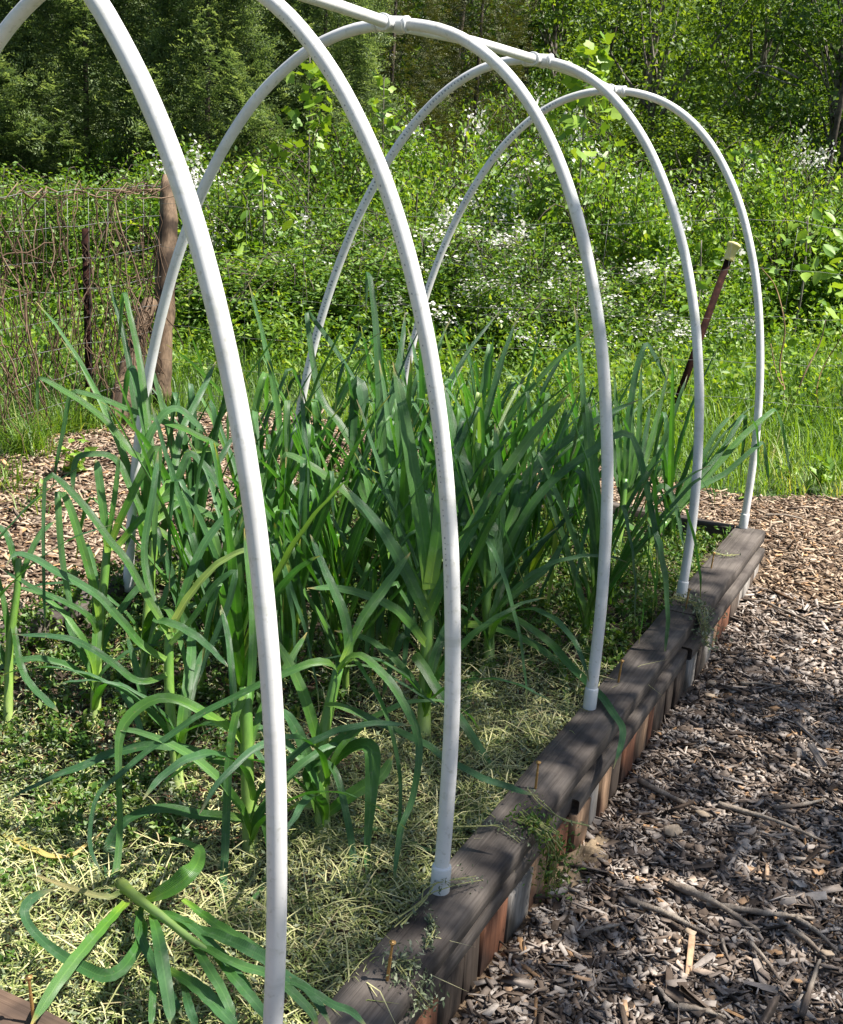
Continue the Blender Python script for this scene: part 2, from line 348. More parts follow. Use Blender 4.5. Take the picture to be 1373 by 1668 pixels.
while y < 2.52:
    w = random.choice([.05, .07, .09, .1, .12]); out = random.uniform(-.003, .004) + (.002 if y < .6 else .015 if y < 1.52 else .024)
    o = board('slat',   .045+out, .066+out, y, y+w-.004, random.uniform(-.30, -.26), -.1035, M[random.choice(['grey_slat', 'grey_slat', 'dark_slat', 'red_slat', 'red_slat', 'dark_slat', 'grey_slat', 'tan_slat'])], bed, .0007, .0012, 3, 2)
    o.rotation_euler = (random.uniform(-.06, .06), random.uniform(-.02, .02), 0)
    y += w+random.choice([.001, .004, .012]); i += 1
y = -.5
for k in range(12): board('slat', -1.485, -1.462, y, y+.25, -.26, -.05, M[slat_m[k % 5]], bed, .001, .002, 3, 2); y += .255
for k in range(5): board('slat', -1.36+k*.27, -1.36+k*.27+.262, -.63, -.602, -.26, -.02, M[slat_m[(k*2) % 5]], bed, .001, .002, 3, 2)
def screw(x, y, h, lean=(0, 0)):
    zs = np.linspace(-.012, h-.004, 60); rr = .0021+.0009*(np.arange(60) % 2)*(zs < h*.62)
    P = np.stack([x+lean[0]*zs, y+lean[1]*zs, zs], -1); o = tube('screw', P, rr, M['screw'], bed, 10, False)
    hz = np.array([h-.006, h-.003, h, h+.0005, h-.002]); hr = np.array([.0025, .0045, .0058, .0048, .0018])
    tube('screw_head', np.stack([x+lean[0]*hz, y+lean[1]*hz, hz], -1), hr, M['screw'], o, 12, False)
screw(-.377, -.530, .078, (-.12, .03)); screw(.030, -.178, .072, (.05, .05)); screw(.020, .507, .062, (0, .03))
screw(.012, 1.105, .060, (.05, 0)); screw(.030, 1.700, .060, (.03, .1)); screw(.01, 2.10, .05, (.03, .1)); screw(-.35, 2.582, .05); screw(-.97, -.548, .06)

# ------------------------------------------------------------------ the hoop frame
hoops = [
(-0.4840,0.0770,[(0.003,0.000),(0.001,0.124),(-0.004,0.248),(-0.013,0.371),(-0.025,0.492),(-0.042,0.612),(-0.063,0.729),(-0.088,0.842),(-0.117,0.950),(-0.151,1.052),(-0.188,1.147),(-0.229,1.233),(-0.274,1.310),(-0.322,1.377),(-0.371,1.434),(-0.423,1.480),(-0.476,1.516),(-0.530,1.543),(-0.584,1.560),(-0.639,1.569),(-0.693,1.570),(-0.748,1.567),(-0.802,1.556),(-0.856,1.538),(-0.910,1.511),(-0.963,1.475),(-1.014,1.429),(-1.064,1.373),(-1.112,1.307),(-1.157,1.232),(-1.199,1.147),(-1.237,1.054),(-1.271,0.952),(-1.301,0.845),(-1.326,0.731),(-1.347,0.614),(-1.363,0.494),(-1.374,0.371),(-1.382,0.248),(-1.386,0.124),(-1.387,0.000)]),
(0.0846,0.0523,[(-0.001,0.000),(-0.003,0.122),(-0.007,0.244),(-0.014,0.366),(-0.026,0.487),(-0.041,0.606),(-0.061,0.723),(-0.085,0.836),(-0.114,0.944),(-0.148,1.045),(-0.186,1.138),(-0.228,1.222),(-0.274,1.296),(-0.322,1.360),(-0.372,1.413),(-0.424,1.457),(-0.478,1.490),(-0.531,1.514),(-0.585,1.531),(-0.639,1.540),(-0.693,1.543),(-0.747,1.541),(-0.802,1.534),(-0.856,1.519),(-0.910,1.496),(-0.963,1.463),(-1.016,1.419),(-1.066,1.365),(-1.115,1.301),(-1.160,1.226),(-1.202,1.140),(-1.239,1.046),(-1.273,0.944),(-1.301,0.836),(-1.325,0.722),(-1.344,0.605),(-1.359,0.486),(-1.370,0.365),(-1.378,0.243),(-1.382,0.122),(-1.383,0.000)]),
(0.9300,0.0901,[(-0.005,0.000),(-0.007,0.118),(-0.011,0.236),(-0.019,0.354),(-0.030,0.472),(-0.045,0.587),(-0.065,0.701),(-0.088,0.811),(-0.117,0.917),(-0.150,1.016),(-0.187,1.109),(-0.228,1.193),(-0.272,1.268),(-0.320,1.333),(-0.370,1.388),(-0.422,1.432),(-0.476,1.466),(-0.530,1.491),(-0.584,1.506),(-0.639,1.513),(-0.693,1.514),(-0.748,1.509),(-0.802,1.499),(-0.856,1.481),(-0.910,1.456),(-0.962,1.421),(-1.014,1.378),(-1.065,1.326),(-1.113,1.264),(-1.159,1.192),(-1.201,1.111),(-1.240,1.021),(-1.274,0.923),(-1.303,0.818),(-1.328,0.708),(-1.348,0.593),(-1.363,0.476),(-1.373,0.357),(-1.378,0.237),(-1.380,0.118),(-1.378,0.000)]),
(1.7837,0.1161,[(-0.006,0.000),(-0.006,0.116),(-0.009,0.232),(-0.017,0.348),(-0.029,0.463),(-0.045,0.575),(-0.066,0.685),(-0.091,0.790),(-0.121,0.890),(-0.155,0.985),(-0.193,1.073),(-0.234,1.153),(-0.278,1.226),(-0.324,1.290),(-0.373,1.345),(-0.424,1.392),(-0.476,1.430),(-0.530,1.458),(-0.584,1.478),(-0.639,1.489),(-0.693,1.493),(-0.748,1.490),(-0.803,1.479),(-0.857,1.460),(-0.911,1.431),(-0.963,1.393),(-1.013,1.346),(-1.062,1.289),(-1.108,1.224),(-1.152,1.150),(-1.192,1.069),(-1.230,0.981),(-1.263,0.887),(-1.293,0.787),(-1.319,0.683),(-1.341,0.575),(-1.359,0.463),(-1.372,0.349),(-1.382,0.233),(-1.387,0.117),(-1.388,0.000)]),
(2.6276,0.1431,[(0.006,0.000),(0.005,0.115),(0.001,0.230),(-0.006,0.345),(-0.018,0.459),(-0.034,0.571),(-0.055,0.680),(-0.080,0.786),(-0.110,0.886),(-0.145,0.979),(-0.183,1.066),(-0.226,1.144),(-0.272,1.213),(-0.320,1.273),(-0.371,1.323),(-0.423,1.364),(-0.476,1.395),(-0.530,1.418),(-0.585,1.433),(-0.639,1.441),(-0.693,1.443),(-0.748,1.440),(-0.802,1.431),(-0.856,1.415),(-0.910,1.392),(-0.963,1.360),(-1.015,1.319),(-1.065,1.269),(-1.114,1.209),(-1.159,1.141),(-1.202,1.063),(-1.241,0.978),(-1.276,0.885),(-1.307,0.786),(-1.333,0.681),(-1.354,0.572),(-1.371,0.460),(-1.383,0.346),(-1.391,0.231),(-1.395,0.115),(-1.395,0.000)])]
PR = .0138
frame = tag(empty('hoop_frame', (0, 0, 0)), 'white plastic pipe tunnel frame, five arched hoops joined by a ridge pipe', 'hoop frame')
apex = []
for hi, (y0, ln, pts) in enumerate(hoops):
    if hi == 4: y0 -= .035
    P = np.array([(x, y0+ln*z, z) for x, z in pts]); P = resample(P, 120)
    h = tube('hoop', P, PR, M['pvc'], frame, 20)
    apex.append(P[np.argmin(np.abs(P[:, 0]+.693))].copy())
    for s, e in ((0, 1), (-1, -2)):                       # sleeve at the foot of each leg
        f = P[s]; d = nrm(P[e]-P[s])
        zz = [-.004, .0, .046, .050, .0505] if s == 0 else [-.02, 0, .046, .05, .0505]
        rr = np.array([.0165, .0178, .0178, .0165, PR+.0004]) if hi < 2 else np.array([.0152, .0160, .0160, .0152, PR+.0004])
        tube('foot_sleeve', np.array([f+d*z for z in zz]), np.array(rr), M['fitting'], h, 20, False)
    # printed line of small ink marks along the pipe
    if hi in (1, 3, 4):
        seg = P[66:112] if hi != 1 else P[18:52]
        side = (CAM - seg.mean(0)); V = []; F = []
        Q = resample(seg, 220); T = nrm(np.gradient(Q, axis=0))
        for k in range(2, 216, 2):
            if random.random() < (.35 if hi != 1 else .45): continue
            c = Q[k]; tt = T[k]; nn = nrm(CAM-c); nn = nrm(nn-tt*np.dot(nn, tt)); b = np.cross(tt, nn)
            th = R(-38) if hi == 1 else R(12); off = nn*math.cos(th)+b*math.sin(th)*(1 if hi != 1 else 1)
            bb = np.cross(tt, off); o_ = c+off*(PR+.0003); a = (.0014 if hi == 1 else .0024)*random.uniform(.5, 1.3); w_ = (.0011 if hi == 1 else .0034)*random.uniform(.6, 1.1)
            n0 = len(V); V += [o_-tt*a-bb*w_, o_+tt*a-bb*w_, o_+tt*a+bb*w_, o_-tt*a+bb*w_]; F.append((n0, n0+1, n0+2, n0+3))
        tag(link('printed_marks', mk_mesh('printed_marks', V, F, M['ink']), h), kind='stuff')
apex[0][1] += 0
for k in range(4):
    a, b = apex[k], apex[k+1]; d = nrm(b-a); mid = (a+b)/2+np.array([0, 0, .006])
    rp = tube('ridge_pipe', [a+d*.012, mid, b-d*.012], PR-.0003, M['pvc'], frame, 20, n=24)
for k, a in enumerate(apex):
    hy = 1 if k < 4 else -1
    f = tube('cross_fitting', [a+np.array([-.042, 0, 0]), a+np.array([-.040, 0, 0]), a+np.array([.04, 0, 0]), a+np.array([.042, 0, 0])], [.0165, .0182, .0182, .0165], M['fitting'], frame, 20, False)
    for sx in (-1, 1):
        tube('collar', [a+np.array([sx*.034, 0, 0]), a+np.array([sx*.0345, 0, 0]), a+np.array([sx*.0435, 0, 0]), a+np.array([sx*.044, 0, 0])], [.0182, .0196, .0196, .0178], M['fitting'], f, 20, False)
    for sy in ((-1, 1) if 0 < k < 4 else ((1,) if k == 0 else (-1,))):
        d = nrm(apex[min(k+1, 4)]-apex[max(k-1, 0)])*sy
        tube('collar', [a, a+d*.038, a+d*.0385, a+d*.046, a+d*.0465], [.0180, .0180, .0196, .0196, .0178], M['fitting'], f, 20, False)

# ------------------------------------------------------------------ leeks
def strap(name, P, W, parent, mat, fold=.35, nh=None, seg=26, twist=0.0, tip=True, offset=(0, 0, 0)):
    """one long folded leaf. P path, W widths at path points, nh normal hints at the points"""
    P = np.asarray(P, float); W = np.asarray(W, float)[:, None]
    if nh is None: nh = np.tile([0, 0, 1.], (len(P), 1))
    D = resample(np.hstack([P, W, np.asarray(nh, float)]), seg); C = D[:, :3]; w = np.clip(D[:, 3], .002, None); H = nrm(D[:, 4:7])
    T = nrm(np.gradient(C, axis=0)); B = nrm(np.cross(T, H)); 
    for k in range(1, seg):
        if np.dot(B[k], B[k-1]) < 0: B[k] = -B[k]
    for _ in range(2): B[1:-1] = nrm(B[:-2]+B[1:-1]*2+B[2:])
    Nn = nrm(np.cross(B, T)); 
    if twist:
        a = twist*np.linspace(0, 1, seg)[:, None]; B, Nn = B*np.cos(a)+Nn*np.sin(a), Nn*np.cos(a)-B*np.sin(a)
    s = np.linspace(0, 1, seg)
    if tip: w = w*np.clip((1-s)/.10, .06, 1)**.7
    xs = np.array([-1, -.72, -.36, 0, .36, .72, 1.]); foldk = fold*(1-.55*s)
    ph = rng.random()*6; wav = .0016*np.sin(s*37+ph)[:, None]
    V = C[:, None] + (B*w[:, None]/2)[:, None]*xs[None, :, None] + Nn[:, None]*((np.abs(xs)**1.3)[None, :]*foldk[:, None]*w[:, None]/2 + wav*(np.abs(xs)**3)[None, :])[:, :, None]
    k = 7; i = np.arange(seg-1)[:, None]*k; j = np.arange(k-1)[None]
    F = np.stack([i+j, i+k+j, i+k+j+1, i+j+1], -1).reshape(-1, 4)
    V = V.reshape(-1, 3)-np.asarray(offset)
    me = mk_mesh(name, V, F, mat, True, None, {'u': np.repeat(s, k), 'v': np.tile((xs+1)/2, seg)})
    return link(name, me, parent)
def stem(P, r0_, r1_, parent, off, mat=None):
    r0_, r1_ = r0_*.82, r1_*.82; P = resample(P, 14); s = np.linspace(0, 1, 14); rr = r0_*(1+.25*np.exp(-s*9))*(1-s)+r1_*s
    return tube('stem', P-np.asarray(off), rr, mat or M['leek_stem'], parent, 12)

def leek(x, y, h, az, nleaf=8, scale=1.0, lean=(0, 0), label=None, seed=0, kinkp=.5, spread=1.0, zoff=0.0):
    rs = np.random.default_rng(seed+11)
    z0 = float(soil_z(x, y)); o = empty('leek', (x, y, z0))
    tag(o, label or 'tall leek with long strap leaves, one of the crowd filling the middle and back of the bed', 'leek', 'leeks growing in the raised bed')
    hs = h*rs.uniform(.85, 1.1); top = np.array([lean[0], lean[1], hs])
    stem([(0, 0, -.02), (lean[0]*.3, lean[1]*.3, hs*.5), top*1.0], .0120*scale, .0080*scale, o, (0, 0, 0))
    for k in range(nleaf):
        f = k/(nleaf-1) if nleaf > 1 else 0
        a = az + (0 if k % 2 else math.pi) + rs.normal(0, .5)
        s0 = .14+.83*f; st = np.array([lean[0]*s0, lean[1]*s0, hs*s0])
        L = scale*rs.uniform(.44, .68)*(1.0+.25*math.sin(math.pi*f))
        e0 = R(rs.uniform(58, 76)+14*f*spread**-1); e1 = R(rs.uniform(15, 62)+22*f)/spread
        kink = rs.uniform(.38, .82) if rs.random() < kinkp else 9
        n = 13; pts = [st-nrm(np.array([math.cos(a)*.1, math.sin(a)*.1, 1.]))*.03]; q = st.copy(); w = [.016]; hints = []
        az2 = a; edir = e0
        for i in range(n):
            s = (i+1)/n
            if s < kink: edir = e0+(e1-e0)*s**1.3
            elif s-1/n < kink: edir = R(rs.uniform(-88, -50)); az2 = a+rs.normal(0, .4)
            else: edir = max(edir-R(4), R(-89))
            az2 += rs.normal(0, .03)
            q = q+np.array([math.cos(az2)*math.cos(edir), math.sin(az2)*math.cos(edir), math.sin(edir)])*L/n
            if z0+q[2] < -.03: break
            pts.append(q.copy()); w.append(scale*.0225*(.75+.5*math.sin(math.pi*min(s+.15, 1)))*(1-.35*s)*rs.uniform(.95, 1.05))
        pts = np.array(pts); T = nrm(np.gradient(pts, axis=0)); hz = np.array([-math.cos(a), -math.sin(a), 0.])
        nh = np.array([[0, 0, 1.]]*len(pts))*np.clip(1-np.abs(T[:, 2:3]), .05, 1)+hz*np.clip(T[:, 2:3], -1, 1)*.9
        strap('leaf', pts, w, o, M['leek'] if rs.random() > .03 else M['leek_pale'], .5, nh, 24, rs.normal(0, .35))
    return o

# hero plants: each leaf surveyed from the photograph and given its own depth in the bed
UPC = np.array([0, 0, 1.])
def hero(name_px, label, zbase=None, group=True):
    b = on_z(name_px[0], name_px[1], -.05); o = empty('leek', (b[0], b[1], -.05)); tag(o, label, 'leek', 'leeks growing in the raised bed')
    return o, b, float(np.dot(b-CAM, CF))
def lift(px_pts, d0, d1, zmin=-.03, power=1.0):
    n = len(px_pts); Q = []
    for i, (a, b) in enumerate(px_pts):
        f = (i/(n-1))**power; d = d0+(d1-d0)*f; q = at_depth(a, b, d)
        zm = zmin
        if q[2] < zm:
            q = on_z(a, b, zm)
        Q.append(q)
    return np.array(Q)
def hleaf(o, px, wpx, d0, d1, mat='leek', fold=.35, facing=.55, twist=0, tip=True, power=1.0, zmin=-.03):
    P = lift(px, d0, d1, zmin, power); loc = np.array(o.location)
    dd = (P-CAM)@CF; W = .88*np.interp(np.linspace(0, 1, len(P)), np.linspace(0, 1, len(wpx)), wpx)*dd/FPX
    tc = nrm(CAM-P); nh = nrm(tc*facing+UPC*(1-facing))
    return strap('leaf', P, W, o, M[mat], fold, nh, 34, twist, tip, offset=loc)
def hstem(o, px, r0_, r1_, d0, d1, mat=None):
    P = lift(px, d0, d1, -.07); return stem(P, r0_, r1_, o, np.array(o.location), mat)
HB = []   # occupied places
def use(b): HB.append((b[0], b[1]))

# the sprawling leek lying over at the front left
b = on_z(198, 1442, -.04); use(b)
o = tag(empty('leek', (b[0], b[1], -.04)), 'fallen leek sprawled on its side beside the near end board', 'leek', 'leeks growing in the raised bed')
loc = np.array(o.location)
def zpts(px, zs):
    zz = np.interp(np.linspace(0, 1, len(px)), np.linspace(0, 1, len(zs)), zs); return np.array([on_z(a, c, z) for (a, c), z in zip(px, zz)])
def zleaf(px, zs, wpx, mat='leek', fold=.3, twist=0, facing=.4, tip=True):
    P = zpts(px, zs); dd = (P-CAM)@CF; W = np.interp(np.linspace(0, 1, len(P)), np.linspace(0, 1, len(wpx)), wpx)*dd/FPX
    nh = nrm(nrm(CAM-P)*facing+UPC*(1-facing)); strap('leaf', P, W, o, M[mat], fold, nh, 36, twist, tip, offset=loc)
st = zpts([(196, 1440), (233, 1470), (275, 1502), (320, 1537), (365, 1562)], [-.02, .03, .055, .065, .06])
s_ = tube('stem', resample(st, 14)-loc, np.linspace(.0105, .004, 14)+np.array([0, .001, 0, 0, .0012, 0, 0, .001, 0, 0, .0008, 0, 0, 0]), M['leek_pale'], o, 12)
zleaf([(205, 1470), (154, 1526), (112, 1577), (79, 1624), (48, 1675)], [.02, .06, .05, .02], [14, 20, 22, 20, 12])
zleaf([(228, 1470), (260, 1458), (290, 1440), (308, 1424), (322, 1405), (325, 1385), (309, 1375), (268, 1360)], [.01, .06, .09, .05, .0], [10, 30, 38, 34, 24, 16, 10, 6], twist=.3)
zleaf([(247, 1489), (258, 1530), (268, 1590), (282, 1680)], [.03, .08, .06, .01], [10, 20, 22, 16])
zleaf([(275, 1503), (345, 1521), (401, 1545), (431, 1561), (466, 1591), (508, 1619), (541, 1675)], [.05, .09, .07, .03], [14, 22, 22, 18, 10])
zleaf([(308, 1526), (336, 1572), (364, 1619), (387, 1675)], [.04, .08, .03], [8, 17, 17, 12])
zleaf([(350, 1558), (387, 1600), (431, 1652), (450, 1680)], [.05, .08, .03], [8, 18, 16, 10])
zleaf([(275, 1580), (326, 1612), (373, 1661), (395, 1685)], [.02, .06, .03], [12, 24, 20, 12])
zleaf([(224, 1484), (233, 1521), (205, 1572), (172, 1590), (131, 1574), (84, 1545), (47, 1507), (40, 1479), (60, 1458), (95, 1447)], [.01, .04, .03, .02, .04, .05], [10, 15, 20, 22, 20, 16, 14, 16, 18, 10], fold=.4, facing=.7)
zleaf([(196, 1455), (168, 1461), (103, 1442), (51, 1423)], [.0, .01, .0], [10, 11, 9, 4], 'leek_yellow')
zleaf([(252, 1586), (249, 1620), (246, 1675)], [.02, .04, .02], [8, 12, 10])
zleaf([(298, 1600), (308, 1640), (322, 1680)], [.02, .05, .02], [8, 15, 12])
zleaf([(298, 1465), (354, 1507), (401, 1535), (440, 1560), (475, 1575)], [.02, .04, .03], [8, 17, 17, 12, 6])
zleaf([(373, 1563), (431, 1586), (490, 1605), (536, 1633), (575, 1650), (600, 1675)], [.05, .07, .05, .02], [8, 12, 14, 14, 10])
zleaf([(300, 1525), (380, 1568), (440, 1590), (500, 1640), (520, 1680)], [.06, .08, .06, .02], [10, 18, 16, 12])
zleaf([(233, 1470), (225, 1510), (235, 1540), (262, 1590), (300, 1660)], [.01, .03, .04, .01], [8, 14, 16, 12])
zleaf([(240, 1480), (300, 1500), (350, 1545), (395, 1600), (420, 1640)], [.03, .07, .06, .03], [8, 16, 18, 12])

# leek rooted just left of the nearest hoop leg
o, b, d = hero((408, 1400), 'thick leek rooted right behind the nearest white hoop leg, its top cut off square'); use(b)
hstem(o, [(408, 1410), (404, 1300), (402, 1210), (400, 1120)], .0165, .0145, d, d-.0)
hleaf(o, [(400, 1215), (373, 1187), (320, 1155), (280, 1139), (248, 1141), (216, 1164), (198, 1190), (193, 1222), (194, 1289), (195, 1362), (186, 1435), (170, 1478)], [12, 18, 22, 24, 24, 24, 20, 14, 11, 12, 14, 8], d, d-.10, facing=.35)
hleaf(o, [(404, 1265), (361, 1243), (306, 1222), (262, 1215), (218, 1219), (175, 1231), (131, 1249), (87, 1266), (44, 1286), (0, 1312)], [12, 16, 20, 22, 22, 20, 18, 12, 8, 5], d, d-.05, facing=.35)
hleaf(o, [(405, 1335), (387, 1333), (320, 1327), (262, 1317), (218, 1330), (190, 1353), (178, 1385), (178, 1420), (176, 1450), (168, 1480)], [14, 20, 22, 20, 18, 20, 22, 18, 14, 6], d, d-.06, facing=.45)
hleaf(o, [(402, 1120), (395, 1140), (382, 1173), (372, 1250), (367, 1376), (362, 1470), (360, 1520)], [8, 13, 14, 15, 15, 13, 8], d, d-.09, facing=.75)
hleaf(o, [(406, 1300), (430, 1340), (440, 1400), (425, 1450), (392, 1480)], [10, 14, 13, 10, 6], d, d-.05)
hleaf(o, [(402, 1250), (385, 1180), (378, 1100), (372, 1040), (360, 985)], [12, 13, 13, 11, 8], d, d+.12, facing=.7)
hleaf(o, [(400, 1200), (410, 1100), (412, 1000), (405, 920), (398, 860)], [12, 15, 15, 13, 9], d, d+.08, facing=.7)
hleaf(o, [(403, 1230), (425, 1160), (470, 1080), (500, 1030)], [12, 14, 13, 8], d, d+.1, facing=.6)

# centre front leek
o, b, d = hero((527, 1375), 'leek between the two nearest hoop legs, leaves arching over the clippings'); use(b)
hstem(o, [(527, 1385), (524, 1290), (523, 1230), (530, 1180), (546, 1110), (552, 1085)], .019, .012, d, d+.02)
hleaf(o, [(550, 1100), (546, 1088), (530, 1080), (502, 1083), (458, 1100), (420, 1118), (338, 1158), (262, 1208), (204, 1254), (163, 1290), (149, 1333), (148, 1385), (176, 1440)], [10, 16, 20, 18, 16, 15, 14, 13, 12, 9, 8, 8, 5], d, d-.22, facing=.4)
hleaf(o, [(550, 1092), (565, 1074), (590, 1070), (625, 1100), (660, 1150), (680, 1200), (682, 1240), (672, 1300), (655, 1345), (646, 1395), (640, 1450)], [10, 14, 16, 17, 17, 15, 13, 12, 11, 10, 5], d, d-.16, facing=.4)
hleaf(o, [(556, 1090), (575, 1074), (592, 1095), (622, 1147), (642, 1209), (652, 1275), (650, 1340), (642, 1390)], [5, 7, 8, 8, 8, 7, 6, 3], d, d-.12, facing=.5)
hleaf(o, [(560, 1085), (600, 1085), (650, 1110), (690, 1135), (722, 1152)], [4, 5, 5, 4, 3], d, d-.1)
hleaf(o, [(528, 1150), (548, 1149), (575, 1159), (633, 1185), (692, 1212), (720, 1232), (770, 1260), (820, 1280), (878, 1297)], [10, 14, 16, 16, 15, 15, 15, 15, 12], d, d-.12, facing=.35, zmin=.012)
hleaf(o, [(524, 1270), (550, 1235), (580, 1216), (600, 1215), (607, 1235), (604, 1300), (598, 1380), (600, 1420), (612, 1443), (635, 1457)], [12, 20, 26, 30, 30, 22, 12, 11, 14, 6], d, d-.10, facing=.5)
hleaf(o, [(520, 1330), (499, 1262), (520, 1243), (540, 1248), (552, 1275), (565, 1331), (575, 1397), (567, 1440), (548, 1484)], [14, 15, 14, 13, 13, 13, 13, 11, 5], d, d-.12, facing=.5)
hleaf(o, [(523, 1230), (510, 1180), (490, 1120), (465, 1070), (430, 1020)], [14, 20, 20, 16, 8], d, d-.02, facing=.6)
hleaf(o, [(523, 1240), (545, 1212), (572, 1195), (590, 1190)], [12, 20, 20, 12], d, d-.03, facing=.6)
hleaf(o, [(523, 1300), (500, 1230), (478, 1180), (455, 1150)], [14, 22, 20, 10], d, d-.04, facing=.6)
hleaf(o, [(560, 1080), (568, 1060), (560, 1000), (530, 930), (505, 870)], [10, 16, 18, 14, 8], d, d+.05, facing=.6)
hleaf(o, [(556, 1080), (590, 1010), (625, 960), (668, 900)], [10, 18, 18, 9], d, d+.1, facing=.6)
hleaf(o, [(524, 1340), (560, 1360), (620, 1350), (700, 1385), (740, 1375)], [10, 10, 9, 8, 4], d, d+.05, facing=.4)
hleaf(o, [(527, 1330), (580, 1290), (620, 1265), (640, 1230)], [16, 26, 22, 10], d, d+.05, facing=.6)

# leek behind the second hoop leg with the long leaf draped to the cap board
o, b, d = hero((690, 1215), 'stout leek behind the second hoop leg, one folded leaf bent down rightward'); use(b)
hstem(o, [(690, 1225), (692, 1120), (697, 1020), (702, 940)], .019, .016, d, d+.02)
hleaf(o, [(690, 1090), (672, 1062), (690, 1085), (718, 1130), (762, 1187), (802, 1255), (815, 1290), (799, 1321), (751, 1350), (715, 1356)], [14, 20, 20, 19, 17, 14, 12, 13, 11, 5], d, d-.2, facing=.5)
for px, w, de in (([(700, 960), (688, 860), (672, 760), (655, 660), (640, 590)], [26, 28, 26, 20, 9], .05), ([(702, 950), (715, 860), (720, 760), (712, 660), (700, 575)], [26, 27, 22, 16, 8], .0),
                  ([(698, 1010), (660, 930), (620, 860), (560, 790)], [20, 24, 20, 9], -.05), ([(702, 980), (755, 880), (809, 790), (874, 700), (929, 640)], [18, 20, 20, 18, 7], .15),
                  ([(695, 1050), (640, 990), (560, 960), (500, 958)], [16, 18, 15, 7], -.1), ([(700, 1000), (726, 940), (770, 860), (800, 800)], [18, 20, 16, 8], -.03),
                  ([(698, 990), (650, 900), (600, 840), (550, 790), (470, 740), (455, 770)], [16, 18, 18, 16, 12, 6], .05)):
    hleaf(o, px, w, d, d+de, facing=.6)

# leek left of the third hoop leg
o, b, d = hero((795, 1085), 'pale-stemmed leek whose two arching leaves reach the cap board at the third hoop'); use(b)
hstem(o, [(795, 1105), (797, 1040), (792, 980), (800, 930)], .018, .014, d, d)
hleaf(o, [(760, 1030), (752, 1016), (791, 1017), (846, 1035), (893, 1064), (915, 1088), (923, 1132), (922, 1176)], [10, 18, 19, 18, 16, 13, 11, 6], d, d-.06, facing=.35)
hleaf(o, [(797, 1030), (817, 1006), (846, 1013), (893, 1046), (937, 1094), (973, 1128), (1001, 1165), (1014, 1188), (1011, 1215), (999, 1252)], [8, 14, 16, 17, 17, 16, 15, 13, 11, 5], d, d-.10, facing=.35, zmin=.01)
for px, w, de in (([(800, 960), (790, 900), (800, 860), (810, 930), (803, 960)], [22, 30, 30, 24, 8], -.05), ([(798, 950), (760, 850), (750, 775), (741, 745), (760, 760), (773, 800)], [16, 22, 24, 22, 18, 8], .0),
                  ([(800, 940), (840, 830), (874, 760), (964, 690), (1044, 649)], [16, 18, 18, 15, 6], .25), ([(800, 950), (850, 850), (894, 790), (964, 735), (1015, 706), (1036, 725), (1052, 790), (1068, 870), (1071, 930)], [15, 17, 17, 16, 15, 13, 12, 10, 4], .1),
                  ([(798, 1080), (770, 1110), (760, 1180), (800, 1205), (850, 1200)], [8, 12, 14, 12, 5], -.05), ([(800, 900), (770, 800), (740, 700), (720, 620)], [16, 18, 16, 8], .1),
                  ([(800, 940), (815, 850), (812, 770), (806, 690)], [16, 18, 16, 8], .05), ([(798, 1000), (850, 960), (895, 920), (930, 860)], [12, 13, 12, 6], .1)):
    hleaf(o, px, w, d, d+de, facing=.5)

# left front leeks
o, b, d = hero((292, 1290), 'leek with a straight bright green stem just left of the nearest hoop leg'); use(b)
hstem(o, [(292, 1300), (287, 1240), (277, 1150), (275, 1050), (280, 1010)], .0145, .0115, d, d+.02)
hleaf(o, [(278, 1040), (262, 1010), (235, 965), (205, 912), (177, 878), (140, 828), (105, 790), (82, 773), (74, 782), (71, 830), (71, 930), (74, 1040)], [12, 13, 14, 14, 14, 14, 13, 11, 8, 7, 6, 4], d, d-.04)
hleaf(o, [(270, 1075), (233, 1053), (200, 1015), (156, 968), (90, 930), (45, 905), (22, 904), (10, 925)], [14, 16, 17, 17, 16, 14, 10, 5], d, d-.12, facing=.45)
hleaf(o, [(280, 1030), (285, 1012), (311, 968), (354, 920), (403, 895), (440, 890)], [13, 14, 14, 13, 10, 6], d, d+.02, 'leek_pale', fold=.8)
hleaf(o, [(282, 1030), (302, 960), (328, 895), (360, 850), (395, 822)], [13, 15, 15, 14, 7], d, d+.06)
hleaf(o, [(280, 1020), (255, 1010), (258, 1012), (285, 1018), (330, 1045), (375, 1090)], [8, 12, 16, 17, 15, 6], d, d-.05, facing=.4)
hleaf(o, [(278, 1040), (250, 980), (235, 900), (250, 800), (258, 735)], [12, 13, 13, 12, 8], d, d+.1, facing=.6)
hleaf(o, [(278, 1050), (320, 1000), (345, 960), (375, 933), (383, 935), (370, 990), (340, 1060), (320, 1120)], [10, 12, 13, 13, 12, 12, 9, 5], d, d-.02, facing=.5)
hleaf(o, [(272, 1100), (225, 1110), (170, 1070), (110, 1040), (20, 1033)], [12, 14, 14, 12, 5], d, d-.1)
hleaf(o, [(285, 1200), (240, 1150), (220, 1080), (205, 1030)], [12, 14, 12, 6], d, d)

